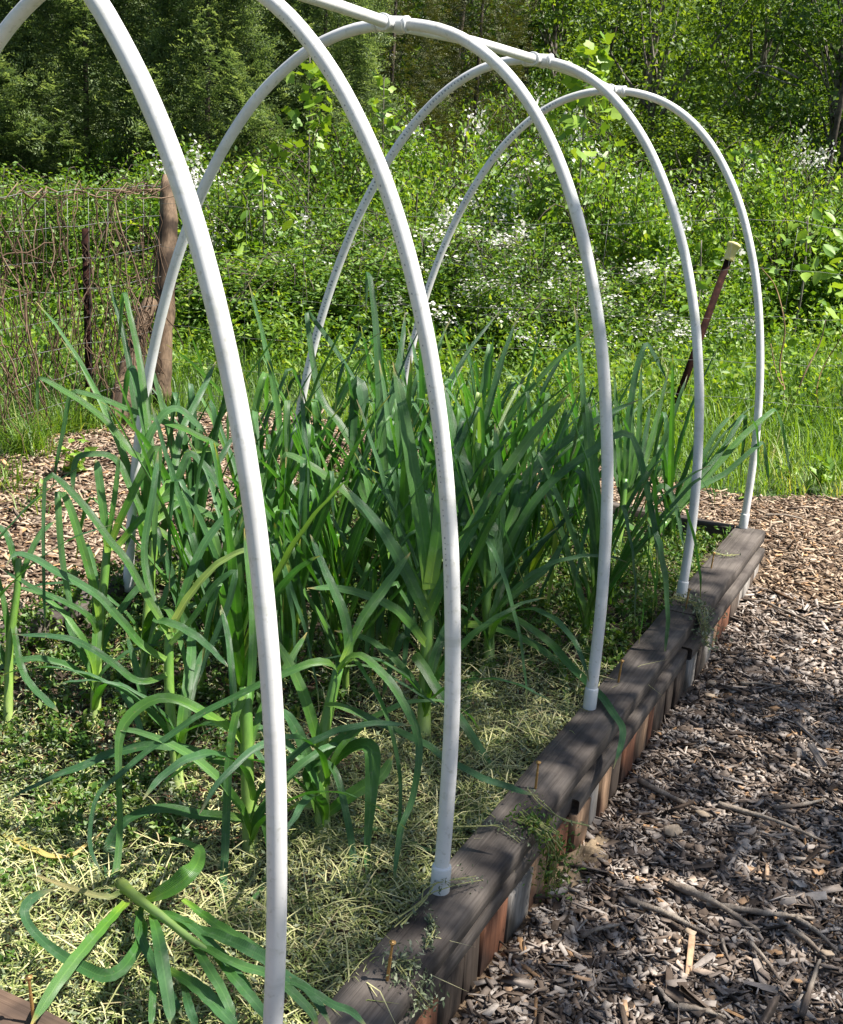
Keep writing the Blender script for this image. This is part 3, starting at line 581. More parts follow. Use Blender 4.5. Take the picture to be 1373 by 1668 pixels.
o, b, d = hero((155, 1175), 'slender leek at the left of the bed, one leaf folded in a sharp point'); use(b)
hstem(o, [(155, 1185), (158, 1080), (166, 985), (175, 890)], .0145, .0115, d, d+.02)
hleaf(o, [(162, 1010), (155, 965), (138, 905), (120, 845), (108, 813), (98, 797), (94, 806), (97, 860), (103, 920), (115, 985), (125, 1015)], [12, 14, 15, 15, 14, 12, 12, 12, 11, 10, 5], d, d-.04, facing=.5)
hleaf(o, [(178, 890), (200, 838), (225, 785), (245, 742), (256, 728), (258, 740), (254, 797), (252, 860), (252, 930)], [12, 14, 15, 15, 14, 15, 13, 10, 4], d, d-.02, facing=.6)
hleaf(o, [(176, 900), (168, 830), (158, 756), (153, 754)], [12, 15, 14, 8], d, d, facing=.6)
hleaf(o, [(180, 895), (193, 888), (230, 845), (260, 818), (290, 812), (330, 833), (370, 855), (400, 890)], [12, 14, 14, 14, 15, 14, 12, 6], d, d+.05, facing=.45)
hleaf(o, [(176, 880), (188, 800), (194, 740)], [8, 10, 5], d, d)
hleaf(o, [(162, 1040), (140, 1000), (60, 960), (0, 925)], [10, 12, 10, 6], d, d-.1)
hleaf(o, [(160, 1080), (180, 1020), (230, 950), (270, 900)], [12, 14, 12, 6], d, d+.08)
hleaf(o, [(158, 1110), (130, 1060), (110, 1010), (118, 990)], [10, 12, 10, 5], d, d)

o, b, d = hero((12, 1195), 'leek cut by the left edge of the photo, pale stem and few leaves'); use(b)
hstem(o, [(12, 1200), (14, 1120), (16, 1050), (28, 960), (30, 910)], .013, .009, d, d)
hleaf(o, [(16, 1060), (10, 1000), (-5, 930)], [10, 11, 6], d, d)
hleaf(o, [(28, 960), (50, 900), (70, 865), (92, 848)], [9, 11, 10, 4], d, d+.05)
hleaf(o, [(20, 1010), (40, 1100), (95, 1160)], [10, 13, 12], d, d-.08, facing=.4)
hleaf(o, [(14, 1090), (-10, 1040), (-30, 1020)], [10, 12, 6], d, d)
hleaf(o, [(28, 930), (10, 870), (-20, 850)], [10, 12, 8], d, d)

o, b, d = hero((236, 1120), 'leek at the left with very long leaves bent over toward the fence'); use(b)
hstem(o, [(236, 1125), (240, 1000), (250, 900), (256, 800)], .0150, .0115, d, d+.05)
hleaf(o, [(256, 800), (238, 752), (215, 738), (190, 705), (157, 672), (115, 643), (75, 620), (62, 617), (61, 640), (62, 690)], [12, 13, 13, 13, 12, 12, 10, 8, 6, 3], d, d+.1)
hleaf(o, [(300, 740), (354, 728), (325, 712), (295, 697), (230, 675), (164, 649), (122, 637), (114, 644), (105, 690), (95, 740), (84, 800)], [8, 12, 12, 12, 12, 11, 10, 9, 8, 7, 3], d+.05, d+.1)
hleaf(o, [(256, 810), (246, 730), (236, 650), (226, 580), (212, 515), (203, 476), (199, 490), (195, 540), (190, 585)], [12, 13, 13, 12, 10, 8, 7, 5, 3], d, d+.25, facing=.6)
hleaf(o, [(255, 820), (240, 720), (228, 650), (216, 602), (209, 605), (204, 640), (198, 690)], [11, 13, 14, 13, 11, 9, 4], d, d+.2, facing=.6)
hleaf(o, [(256, 815), (282, 770), (295, 705), (325, 645), (352, 588)], [12, 13, 13, 12, 7], d, d+.3, facing=.6)
hleaf(o, [(254, 850), (290, 820), (328, 787), (360, 745), (382, 705)], [12, 13, 13, 12, 6], d, d+.2, facing=.6)
hleaf(o, [(256, 800), (235, 745), (255, 690), (285, 665), (320, 690), (340, 712)], [8, 12, 14, 14, 12, 5], d, d+.1)
hleaf(o, [(252, 880), (215, 800), (190, 750), (158, 740), (128, 745), (119, 775), (121, 810)], [10, 12, 12, 13, 12, 10, 5], d, d)
hleaf(o, [(254, 860), (300, 900), (330, 960), (345, 1020)], [12, 14, 13, 6], d, d-.05)
hleaf(o, [(255, 830), (290, 780), (310, 740), (350, 780), (395, 840)], [12, 14, 14, 13, 6], d, d+.05)

def skirt(o, hs, n, seed, scale=1.0, azs=None):
    rs = np.random.default_rng(seed); z0 = o.location[2]
    for k in range(n):
        a = rs.uniform(0, 2*np.pi) if azs is None else azs[k % len(azs)]+rs.normal(0, .3)
        st = np.array([0, 0, hs*rs.uniform(.12, .6)]); L = scale*rs.uniform(.28, .48); e0 = R(rs.uniform(50, 75)); e1 = R(rs.uniform(-70, 0)); m_ = 13
        q = st.copy(); pts = [st-[0, 0, .02]]; w = [.013]
        for i in range(m_):
            s_k = (i+1)/m_; e = e0+(e1-e0)*s_k**1.2; a += rs.normal(0, .05)
            q = q+np.array([math.cos(a)*math.cos(e), math.sin(a)*math.cos(e), math.sin(e)])*L/m_
            if z0+q[2] < -.035: break
            pts.append(q.copy()); w.append(.020*(.8+.4*math.sin(math.pi*min(s_k+.15, 1)))*(1-.3*s_k))
        if len(pts) < 5: continue
        pts = np.array(pts); T = nrm(np.gradient(pts, axis=0)); hz = np.array([-math.cos(a), -math.sin(a), 0.])
        nh = np.array([[0, 0, 1.]]*len(pts))*np.clip(1-np.abs(T[:, 2:3]), .05, 1)+hz*np.clip(T[:, 2:3], -1, 1)*.9
        strap('leaf', pts, w, o, M['leek'], .45, nh, 24, rs.normal(0, .4))
for k_, o_ in enumerate([q for q in COL.objects if q.name.startswith('leek') and q.parent is None and 'label' in q.keys()]):
    if 'fallen' in o_['label'] or 'left edge of the photo' in o_['label']: continue
    skirt(o_, .26, 5, 900+k_)

# far right leeks
o, b, d = hero((1048, 915), 'leek whose long leaves lean right past the last two hoop legs'); use(b)
hstem(o, [(1048, 920), (1060, 885), (1085, 850)], .015, .012, d, d-.0)
hleaf(o, [(1085, 850), (1120, 815), (1160, 768), (1210, 711), (1255, 672), (1264, 670), (1275, 700), (1290, 790)], [9, 12, 12, 12, 9, 7, 7, 3], d, d+.3)
hleaf(o, [(1085, 852), (1130, 800), (1180, 772), (1235, 725), (1244, 728), (1249, 760), (1254, 795)], [9, 11, 11, 9, 8, 7, 3], d, d+.2)
hleaf(o, [(1085, 850), (1130, 790), (1175, 735), (1207, 682), (1214, 683), (1210, 730), (1205, 780)], [8, 10, 10, 9, 8, 6, 3], d, d+.3)
hleaf(o, [(1070, 870), (1055, 830), (1075, 793), (1090, 800), (1103, 835), (1115, 900)], [8, 11, 12, 11, 9, 4], d, d)
hleaf(o, [(1065, 880), (1090, 838), (1130, 770), (1170, 700), (1198, 672)], [8, 10, 10, 9, 5], d, d+.1)
hleaf(o, [(1060, 890), (1030, 860), (985, 850), (950, 880)], [8, 11, 10, 4], d, d)
o, b, d = hero((1005, 905), 'upright leek before the far end board with one leaf folded in a high tent shape'); use(b)
hstem(o, [(1005, 915), (1012, 850), (1018, 780)], .016, .013, d, d)
hleaf(o, [(1018, 790), (1022, 700), (1035, 610), (1050, 563), (1056, 563), (1072, 590), (1090, 628)], [10, 12, 11, 9, 8, 7, 3], d, d+.05, facing=.7)
for k, (px, py) in enumerate([(1000, 600), (1030, 640), (1060, 655), (1090, 600), (1120, 610), (1045, 590), (980, 560), (965, 650)]):
    hleaf(o, [(1016, 820), ((1018+px)/2+3*(k % 3), 740), (px, py)], [9, 12, 4], d, d+.05*(k % 4), facing=.6)

# tall single leaves in the crowd
o, b, d = hero((625, 1010), 'leek in mid-bed with one leaf standing far above the rest'); use(b)
hstem(o, [(625, 1015), (628, 930), (632, 850)], .016, .013, d, d)
hleaf(o, [(632, 860), (625, 760), (618, 640), (612, 530), (603, 455), (599, 442), (597, 470), (596, 520)], [14, 16, 14, 12, 9, 7, 6, 3], d, d+.1, facing=.7)
hleaf(o, [(632, 860), (600, 780), (560, 700), (520, 640), (500, 515), (505, 512), (540, 560), (600, 650)], [12, 14, 14, 12, 9, 8, 9, 4], d, d+.15, facing=.6)
hleaf(o, [(632, 870), (590, 800), (575, 720), (578, 650), (582, 620), (590, 640), (597, 700)], [12, 15, 16, 18, 20, 22, 8], d, d-.05, facing=.6)
hleaf(o, [(632, 870), (610, 760), (640, 640), (655, 560), (660, 505)], [12, 15, 14, 10, 4], d, d+.2, facing=.6)
hleaf(o, [(628, 900), (560, 860), (480, 800), (440, 740)], [12, 15, 14, 6], d, d)

def free(x, y, r=.11):
    return all((x-a)**2+(y-b_)**2 > r*r for a, b_ in HB)
k = 0
for ix, gx in enumerate([-1.26, -1.08, -.90, -.72, -.54, -.36, -.19]):
    gy = .16 + (ix % 2)*.1
    while gy < 2.5:
        x = gx+random.uniform(-.05, .05); y = gy+random.uniform(-.05, .05); gy += .205
        if not free(x, y, .13): continue
        if gx > -.25 and y < 1.15: continue            # the strip beside the cap board is bare
        if gx > -.4 and y < .75: continue
        if gx < -1.0 and y < .72 and random.random() < .5: continue
        if gx > -.5 and y > 1.6 and random.random() < .45: continue
        if gx < -.95 and y > 1.5 and random.random() < .45: continue
        if y < .55 and random.random() < .6: continue
        if x < -.92 and random.random() < .25: continue
        if y < .8 and random.random() < .35: continue
        k += 1; use((x, y))
        if gx > -.45 and y > 1.55: hh, sc = .15, .80
        elif y > 2.0: hh, sc = .22, .9
        else: hh, sc = .25, .98
        leek(x, y, hh, random.uniform(-.7, .7)+(R(30) if y > 1 else 0), random.choice([10, 11, 12, 13]), sc*random.uniform(.9, 1.1), (random.uniform(-.03, .05), random.uniform(-.03, .03)), seed=k*17, kinkp=.72)

# ------------------------------------------------------------------ small stuff builders
def chips(name, X, Y, zf, mat, label, Lr=(.009, .044), Wr=(.004, .011), up=.01, seed=1, tilt=.35, big=.04, group=None):
    g = np.random.default_rng(seed); n = len(X)
    L = g.uniform(Lr[0], Lr[1], n)*g.choice([.7, 1, 1.35], n); W_ = Wr[0]+(Wr[1]-Wr[0])*g.random(n)**1.7; T_ = g.uniform(.001, .0032, n)
    b = g.random(n) < big; L[b] *= 1.9; W_[b] *= 1.35
    yaw = g.uniform(0, 2*np.pi, n); pit = g.normal(0, tilt*.6, n); rol = g.normal(0, tilt, n)
    Z = zf(X, Y)+g.uniform(0, up, n)
    cx = np.array([-1, 1, 1, -1, -1, 1, 1, -1])*.5; cy = np.array([-1, -1, 1, 1, -1, -1, 1, 1])*.5; cz = np.array([0, 0, 0, 0, 1, 1, 1, 1.])-.5
    px = cx*L[:, None]*(1+g.uniform(-.22, .22, (n, 8))); py = cy*W_[:, None]*(1+g.uniform(-.5, .3, (n, 8))); pz = cz*T_[:, None]+ (px**2)*g.normal(0, 4, (n, 1))
    y1 = py*np.cos(rol)[:, None]-pz*np.sin(rol)[:, None]; z1 = py*np.sin(rol)[:, None]+pz*np.cos(rol)[:, None]
    x2 = px*np.cos(pit)[:, None]-z1*np.sin(pit)[:, None]; z2 = px*np.sin(pit)[:, None]+z1*np.cos(pit)[:, None]
    x3 = x2*np.cos(yaw)[:, None]-y1*np.sin(yaw)[:, None]; y3 = x2*np.sin(yaw)[:, None]+y1*np.cos(yaw)[:, None]
    V = np.stack([x3+X[:, None], y3+Y[:, None], z2+Z[:, None]], -1)
    q = np.array([(3, 2, 1, 0), (4, 5, 6, 7), (0, 1, 5, 4), (1, 2, 6, 5), (2, 3, 7, 6), (3, 0, 4, 7)])
    F = (np.arange(n)[:, None, None]*8+q).reshape(-1, 4); rn = np.repeat(g.random(n), 6)
    return tag(link(name, mk_mesh(name, V, F, mat, False, rn)), label, 'wood chips', group, 'stuff')
def region(n, x0, x1, y0, y1, keep, seed):
    g = np.random.default_rng(seed); X = g.uniform(x0, x1, n); Y = g.uniform(y0, y1, n); m_ = keep(X, Y); return X[m_], Y[m_]
inpath = lambda x, y: (path_z(x, y) > gz(x, y)-.02)
X, Y = region(38000, .085, 1.3, -.75, 2.4, lambda x, y: (x > .1) | (y > 0), 1)
chips('wood_chips', X, Y, lambda x, y: gz(x, y), M['chips_grey'], 'grey weathered wood chip mulch on the path right of the raised bed', up=.016, seed=2, big=.07, Wr=(.004, .019))
X, Y = region(26000, .085, 1.25, -.6, 2.2, lambda x, y: (x > .1) | (y > 0), 101)
chips('wood_chips', X, Y, lambda x, y: gz(x, y), M['chips_grey'], 'fine shredded bits of wood between the larger chips right of the bed', (.008, .022), (.002, .007), up=.019, seed=102, tilt=.6)
X, Y = region(26000, -1.5, 1.2, 2.25, 4.0, lambda x, y: inpath(x, y) & ((y > 2.63) | (x > .1)), 3)
chips('wood_chips', X, Y, lambda x, y: gz(x, y), M['chips'], 'sunlit tan wood chip mulch beyond the far end of the bed', seed=4)
X, Y = region(27000, -3.3, -1.49, .2, 4.1, lambda x, y: inpath(x, y), 5)
chips('wood_chips', X, Y, lambda x, y: gz(x, y), M['chips'], 'sunlit tan wood chip mulch on the path left of the raised bed', (.014, .055), (.006, .015), seed=6)
X, Y = region(2500, -1.35, -.05, -.45, .8, lambda x, y: x < -.4, 15)
chips('leaf_litter', X, Y, soil_z, M['brownlitter'], 'brown dead litter on the bare soil at the front left of the bed', (.01, .035), (.002, .006), seed=16)

# individual splinters and sticks lying on the right-hand path
SPL = [((1040, 1275), (1160, 1330), .009, 'long pale splinter of wood lying on the path beside the sandy patch'),
       ((1170, 1310), (1345, 1370), .008, 'long straight stick slanting across the shaded mulch, the uppermost of the long ones'),
       ((1090, 1440), (1235, 1520), .011, 'thick brown split stick in the middle of the shaded mulch'),
       ((1150, 1475), (1325, 1500), .009, 'grey-blue stick lying level just right of the thick brown split stick'),
       ((1020, 1465), (1160, 1530), .008, 'pale grey stick below and left of the thick brown one'),
       ((1270, 1505), (1345, 1565), .008, 'short grey batten of wood with a bright chip at its lower end'),
       ((1260, 1315), (1345, 1302), .007, 'tan stick lying flat at the right edge above the long slanting stick'),
       ((1295, 1500), (1365, 1555), .007, 'thin weathered splinter at the right edge beside the short batten'),
       ((945, 1530), (1010, 1505), .006, 'small splinter pointing at the foot of the bed'),
       ((1175, 1535), (1190, 1572), .005, 'curved grey twig in the lower part of the shaded mulch'),
       ((1090, 1640), (1180, 1662), .008, 'splintered slab near the bottom edge of the mulch'),
       ((1220, 1540), (1270, 1600), .006, 'dark forked stick low on the right mulch'),
       ((1305, 1660), (1335, 1565), .007, 'curved grey root piece standing on end at the lower right'),
       ((1235, 1000), (1320, 1035), .006, 'thin twig on the sunlit mulch right of the bed corner'),
       ((1205, 1120), (1290, 1135), .005, 'thin twig on the shaded mulch beyond the middle of the rail'),
       ((1240, 880), (1300, 884), .006, 'pale flat splinter lying beside the far corner of the bed')]
for (a, b2, r_, lab) in SPL:
    A = on_z(a[0], a[1], -.198); B_ = on_z(b2[0], b2[1], -.198); A[2] = gz(A[0], A[1])+.022; B_[2] = gz(B_[0], B_[1])+.02
    mid = (A+B_)/2+np.array([random.uniform(-.01, .01), random.uniform(-.01, .01), random.uniform(0, .012)])
    c = (A+B_)/2; P = resample([A-c, mid-c, B_-c], 14)
    V, F = tube_vf(P, np.linspace(r_, r_*.45, 14)*rng.uniform(.8, 1.15, 14), 6); V[:, 2] = V[:, 2]*.9+rng.normal(0, .0008, len(V))
    # split ends: flatten
    tag(link('stick', mk_mesh('stick', V, F, M['stick']), None, c), lab, 'stick', 'sticks in the mulch')
# a few larger chips worth picking out
def slab(px, L, W_, rz, lab, mat='chips', tilt=.25):
    c = on_z(px[0], px[1], -.2); c[2] = gz(c[0], c[1])+.025
    n = 7; th = np.linspace(0, 2*np.pi, n, endpoint=False)+rng.uniform(-.3, .3, n); rr = rng.uniform(.55, 1.15, n)
    base = np.stack([np.cos(th)*rr*L/2, np.sin(th)*rr*W_/2, np.zeros(n)], -1); base[:, 2] += rng.uniform(-.003, .004, n); topv = base*.97+np.array([0, 0, .0028])
    V = np.vstack([base, topv, [[0, 0, 0]], [[0, 0, .0035]]]); F = []
    for k in range(n):
        k2 = (k+1) % n; F += [(k, k2, n+k2), (k, n+k2, n+k), (n+k, n+k2, 2*n+1), (k2, k, 2*n)]
    o = link('bark_chip', mk_mesh('bark_chip', V, F, M[mat], False, np.full(len(F), .82)), None, c); o.rotation_euler = (tilt, .1, rz)
    return tag(o, lab, 'wood chip', 'large loose chips in the mulch')
slab((1095, 1358), .055, .028, .8, 'curled white-barked chip standing up beside the sandy patch', tilt=.9)
slab((1145, 1330), .05, .022, .1, 'broad tan chip in a fleck of sun above the white-barked chip')
slab((1100, 1560), .03, .015, 1.2, 'small pale grey chip near the bottom of the mulch', 'chips_grey')
slab((1345, 1560), .03, .016, .3, 'bright white chip at the right edge near the bottom', 'chips')
slab((1025, 1605), .045, .018, 2.1, 'pointed grey shard low in the shaded mulch', 'chips_grey')
slab((1124, 1528), .03, .017, -.4, 'orange-brown chip in the shaded mulch', 'chips')
slab((1155, 1140), .05, .018, .2, 'pale cream chip on the shaded mulch beside the bed rail', 'chips')
slab((1158, 1118), .04, .02, .2, 'cream chip leaning at the foot of the bed by the draped weed', 'chips')

# sandy earth washed out at the foot of the slats
c = on_z(955, 1385, -.19); nx = 26
th = np.linspace(0, 2*np.pi, 28, endpoint=False); rr = np.linspace(0, 1, 9); V = []; F = []
for r_ in rr:
    for a in th:
        e = 1+.15*math.sin(a*3)+.1*math.sin(a*5+1)
        V.append((math.cos(a)*r_*.085*e, math.sin(a)*r_*.19*e, .032*(1-r_**1.2)*(1+.3*math.sin(a*2)+.2*math.sin(a*5+r_*4))-.010+rng.normal(0, .0022)))
for i in range(8):
    for j in range(28): F.append((i*28+j, (i+1)*28+j, (i+1)*28+(j+1) % 28, i*28+(j+1) % 28))
tag(link('sand_heap', mk_mesh('sand_heap', V, F, M['sand'], True), None, (.10, float(c[1]), gz(.1, c[1])+.006)), 'small heap of bare sandy earth washed out at the foot of the slats', 'sand heap')

# ------------------------------------------------------------------ leafy stuff
def leafcloud(C, size, g, updir=.4, aspect=.5, fold=.25):
    """n folded leaves at centres C: two triangles each"""
    n = len(C); d = nrm(g.normal(0, 1, (n, 3))+np.array([0, 0, -.1])); nn = nrm(g.normal(0, 1, (n, 3))+np.array([0, 0, updir*3])); 
    b = nrm(np.cross(d, nn)); nn = np.cross(b, d); s = (size*g.uniform(.6, 1.35, n))[:, None]
    V = np.stack([C-d*s*.5, C+b*s*aspect*.5+nn*s*fold*.4, C+d*s*.5, C-b*s*aspect*.5+nn*s*fold*.4], 1)
    F = (np.arange(n)[:, None, None]*4+np.array([(0, 1, 2), (0, 2, 3)])).reshape(-1, 3)
    return V.reshape(-1, 3), F
def blades(X, Y, Z, g, L, w, droop=.5, el=(40, 85)):
    n = len(X); L = L*g.uniform(.5, 1.3, n); a = g.uniform(0, 2*np.pi, n); e = np.radians(g.uniform(el[0], el[1], n))
    d = np.stack([np.cos(a)*np.cos(e), np.sin(a)*np.cos(e), np.sin(e)], -1); h = np.stack([np.cos(a), np.sin(a), 0*a], -1)
    b = np.stack([-np.sin(a), np.cos(a), 0*a], -1)*w/2; P0 = np.stack([X, Y, Z], -1)
    P1 = P0+d*(L*.5)[:, None]; P2 = P1+nrm(d+h*droop*g.uniform(0, 1.4, n)[:, None]-np.array([0, 0, 1])*droop*g.uniform(0, 1.3, n)[:, None])*(L*.5)[:, None]
    V = np.stack([P0-b, P0+b, P1+b*.8, P1-b*.8, P2], 1)
    F = (np.arange(n)[:, None, None]*5+np.array([(0, 1, 2), (0, 2, 3), (3, 2, 4)])).reshape(-1, 3)
    return V.reshape(-1, 3), F
# grass clippings, thick and pale on the right and front, thin elsewhere
g = np.random.default_rng(21)
def clip_w(x, y):
    w = .10+.9*sstep(-.55, -.25, x)*sstep(1.25, .7, y)+.8*sstep(.0, -.25, y)*sstep(-1.2, -.9, x)+.35*sstep(.35, .0, y)+.12
    return np.clip(w, 0, 1)
X = g.uniform(-1.37, -.01, 95000); Y = g.uniform(-.49, 2.5, 95000); mk_ = g.random(95000) < clip_w(X, Y)
X, Y = X[mk_], Y[mk_]; Z = soil_z(X, Y)+g.uniform(0, .03, len(X))+.014*clip_w(X, Y)
V, F = blades(X, Y, Z, g, .027, .0023, .8, (-25, 45)); 
rn = np.repeat(np.clip(.06+.62*g.random(len(X))+.30*vnoise(X, Y, .07, 4)+.15*vnoise(X, Y, .23, 1), 0, 1), 3)
tag(link('grass_clippings', mk_mesh('grass_clippings', V, F, M['straw'], False, rn)), 'pale dried grass clippings spread over the soil along the right and front of the bed', 'grass clippings', None, 'stuff')
# curled longer stalks among them
X = g.uniform(-.6, -.01, 1300); Y = g.uniform(-.49, 1.3, 1300); V, F = blades(X, Y, soil_z(X, Y)+.02+g.uniform(0, .02, len(X)), g, .13, .0026, .8, (-8, 30))
tag(link('dried_stalks', mk_mesh('dried_stalks', V, F, M['straw'], False, np.repeat(g.uniform(.3, .95, len(X)), 3))), 'loose dried weed stalks tangled on top of the clippings', 'dried stalks', None, 'stuff')
# shrivelled small leaves
X = g.uniform(-1.3, -.02, 70000); Y = g.uniform(-.5, 1.2, 70000); mk_ = (g.random(70000) < .75*clip_w(X, Y)); X, Y = X[mk_], Y[mk_]
C_ = np.stack([X, Y, soil_z(X, Y)+.018+g.uniform(0, .025, len(X))], -1); V, F = leafcloud(C_, .0115, g, .2, .4)
tag(link('withered_weeds', mk_mesh('withered_weeds', V, F, M['wilted'], False, np.repeat(g.random(len(X)), 2))), 'grey-green withered weed leaves crumbled over the clippings', 'withered weeds', None, 'stuff')
# chickweed: sprigs of small leaves
nS = 5200; SX = g.uniform(-1.50, -.03, nS); SY = g.uniform(-.45, 2.5, nS)
dens = .35+.65*sstep(-.45, -.7, SX)*sstep(-.25, .05, SY)+.9*sstep(1.0, 1.5, SY)+.5*vnoise(SX, SY, .15, 9)-.75*sstep(-.6, -.35, SX)*sstep(1.05, .8, SY)+.5*sstep(-1.3, -1.4, SX)
mk_ = g.random(nS) < dens; SX, SY = SX[mk_], SY[mk_]; per = 16
hh_ = g.uniform(.02, .055, len(SX))*(1+.6*sstep(1.1, 1.6, SY)); tt_ = g.random((len(SX), per))
lx = g.normal(0, .022, (len(SX), 1)); ly = g.normal(0, .022, (len(SX), 1))
C_ = np.stack([SX[:, None]+lx*tt_+g.normal(0, .006, tt_.shape), SY[:, None]+ly*tt_+g.normal(0, .006, tt_.shape), (soil_z(SX, SY)+.05*sstep(-1.34, -1.38, SX))[:, None]+hh_[:, None]*tt_+.006], -1).reshape(-1, 3)
V, F = leafcloud(C_, .017, g, .6, .5); rn = np.repeat(np.clip(np.repeat(g.random(len(SX)), per)*.5+g.random(len(C_))*.5, 0, 1), 2)
tag(link('chickweed', mk_mesh('chickweed', V, F, M['chick'], False, rn)), 'low green chickweed carpeting the soil between the leeks', 'chickweed', None, 'stuff')

# weeds pulled out and draped over the cap board
def draped(px, zs, lab, n=120, spread=.02, mat='wilted', size=.012, stalks=6):
    P = np.array([on_z(a, c, z) for (a, c), z in zip(px, zs)]); base = P[0].copy(); P = P-base
    g2 = np.random.default_rng(int(px[0][0])); parts_r = []
    o = tag(empty('draped_weed', base), lab, 'weed')
    parts = []
    for k in range(stalks):
        Q = resample(P+g2.normal(0, spread*.5, P.shape)*np.array([1, 1, .35]), 12); Q[:, 2] = np.maximum(Q[:, 2], (resample(P, 12)[:, 2]-.002)); parts.append(tube_vf(Q, np.linspace(.0015, .0007, 12), 4, False))
    V, F = join(parts); link('stalks', mk_mesh('stalks', V, F, M['straw'], True, np.full(len(F), .5)), o)
    Q = resample(P, 60)[g2.integers(0, 60, n)]+g2.normal(0, spread, (n, 3))*np.array([1, 1, .6]); V, F = leafcloud(Q, size, g2, .2, .35)
    l_ = link('leaves', mk_mesh('leaves', V, F, M[mat], False, np.repeat(g2.random(n), 2)), o); return o
draped([(850, 1330), (885, 1350), (905, 1385), (895, 1450)], [.006, .008, -.03, -.13], 'wilted green weed hanging over the cap board edge, longest of the draped weeds', 700, .022, 'chick', .012, 10)
draped([(960, 1345), (915, 1335), (885, 1310), (860, 1285)], [-.04, -.015, .008, .006], 'thin dried stem with a seedhead reaching over the cap near the third screw', 60, .006, 'wilted', .008, 2)
draped([(735, 1345), (790, 1345), (815, 1345), (850, 1370)], [.012, .014, .008, .004], 'dry stem bent across the cap board just right of the second hoop foot', 90, .008, 'wilted', .009, 2)
draped([(640, 1505), (690, 1465), (715, 1440), (770, 1430)], [.006, .012, .03, .012], 'tangle of pale stems wrapped around the second hoop foot', 160, .014, 'wilted', .009, 5)
draped([(670, 1560), (650, 1570), (665, 1590), (690, 1640)], [.01, .012, .008, -.06], 'crumpled grey weed on the cap beside the near screw', 420, .018, 'wilted', .011, 5)
draped([(700, 1490), (705, 1510), (700, 1530), (695, 1545)], [.008, .008, .006, .006], 'small curled green sprig lying on the cap below the second hoop foot', 150, .006, 'wilted', .01, 2)
draped([(1105, 975), (1135, 985), (1150, 1010), (1148, 1050)], [.008, .01, .0, -.09], 'clump of grey-green weeds draped over the rail at the fourth hoop foot', 520, .022, 'wilted', .014, 8)
draped([(1160, 900), (1180, 905), (1200, 903)], [.005, .006, .005], 'scraps of dry weed on the cap near the far corner', 60, .012, 'wilted', .01, 3)

# yellow dead leaf on the soil at the left edge
b = on_z(0, 1355, -.02); o = tag(empty('fallen_leaf', b), 'yellow and tan dead leek leaf lying curved on the soil at the left edge', 'dead leaf')
P = np.array([on_z(a, c, z) for (a, c), z in zip([(-15, 1345), (30, 1372), (60, 1387), (100, 1397), (130, 1385), (168, 1354)], [-.02, -.01, -.01, -.015, -.01, 0])])
strap('blade', P, [.016, .015, .014, .012, .009, .004], o, M['leek_yellow'], .4, None, 30, 0, True, offset=b)
b = on_z(470, 1320, -.03); o = tag(empty('fallen_leaf', b), 'papery tan dead leaf beside the stem of the centre front leek', 'dead leaf')
P = np.array([on_z(a, c, z) for (a, c), z in zip([(465, 1325), (485, 1313), (510, 1316), (520, 1325)], [-.02, .005, .005, -.02])])
strap('blade', P, [.01, .024, .024, .01], o, M['leek_pale'], .6, None, 20, 0, True, offset=b)

# ------------------------------------------------------------------ fence
GZ = lambda x, y: float(gz(x, y))
def tpost(base, top, capped, lab):
    base = np.array(base); top = np.array(top); o = tag(empty('fence_post', base), lab, 'fence post')
    d = top-base; L = np.linalg.norm(d); dn = d/L; s = nrm(np.cross(dn, [FH[0], FH[1], 0])); f = np.cross(s, dn)
    def bar(w, t_, off, z0=0, z1=1):
        V = []; 
        for q in (z0, z1):
            for (a, b_) in ((-1, -1), (1, -1), (1, 1), (-1, 1)): V.append(d*q+s*(a*w)+f*(b_*t_+off))
        return np.array(V), np.array([(0, 1, 2, 3), (7, 6, 5, 4), (0, 4, 5, 1), (1, 5, 6, 2), (2, 6, 7, 3), (3, 7, 4, 0)])
    V, F = bar(.018, .003, 0); b_ = link('flange', mk_mesh('flange', V, F, M['rust']), o); fix_normals(b_)
    V, F = bar(.003, .015, .018); b_ = link('web', mk_mesh('web', V, F, M['rust']), o); fix_normals(b_)
    if capped: st_ = None
    else: st_ = []
    for k in range(0 if capped else int(L/.055)):
        V, F = bar(.006, .0025, -.005, (k*.055+.02)/L, (k*.055+.035)/L); st_.append((V, F))
    if not capped: V, F = join(st_); b_ = link('studs', mk_mesh('studs', V, F, M['rust']), o); fix_normals(b_); b_['kind'] = 'stuff'
    if capped:
        P = np.array([top-base-dn*.075, top-base-dn*.07, top-base-dn*.002, top-base+dn*.0, top-base+dn*.012, top-base+dn*.018])
        c_ = tube('safety_cap', P, np.array([.024, .026, .029, .037, .037, .030]), M['yellow'], o, 8, False)
    return o
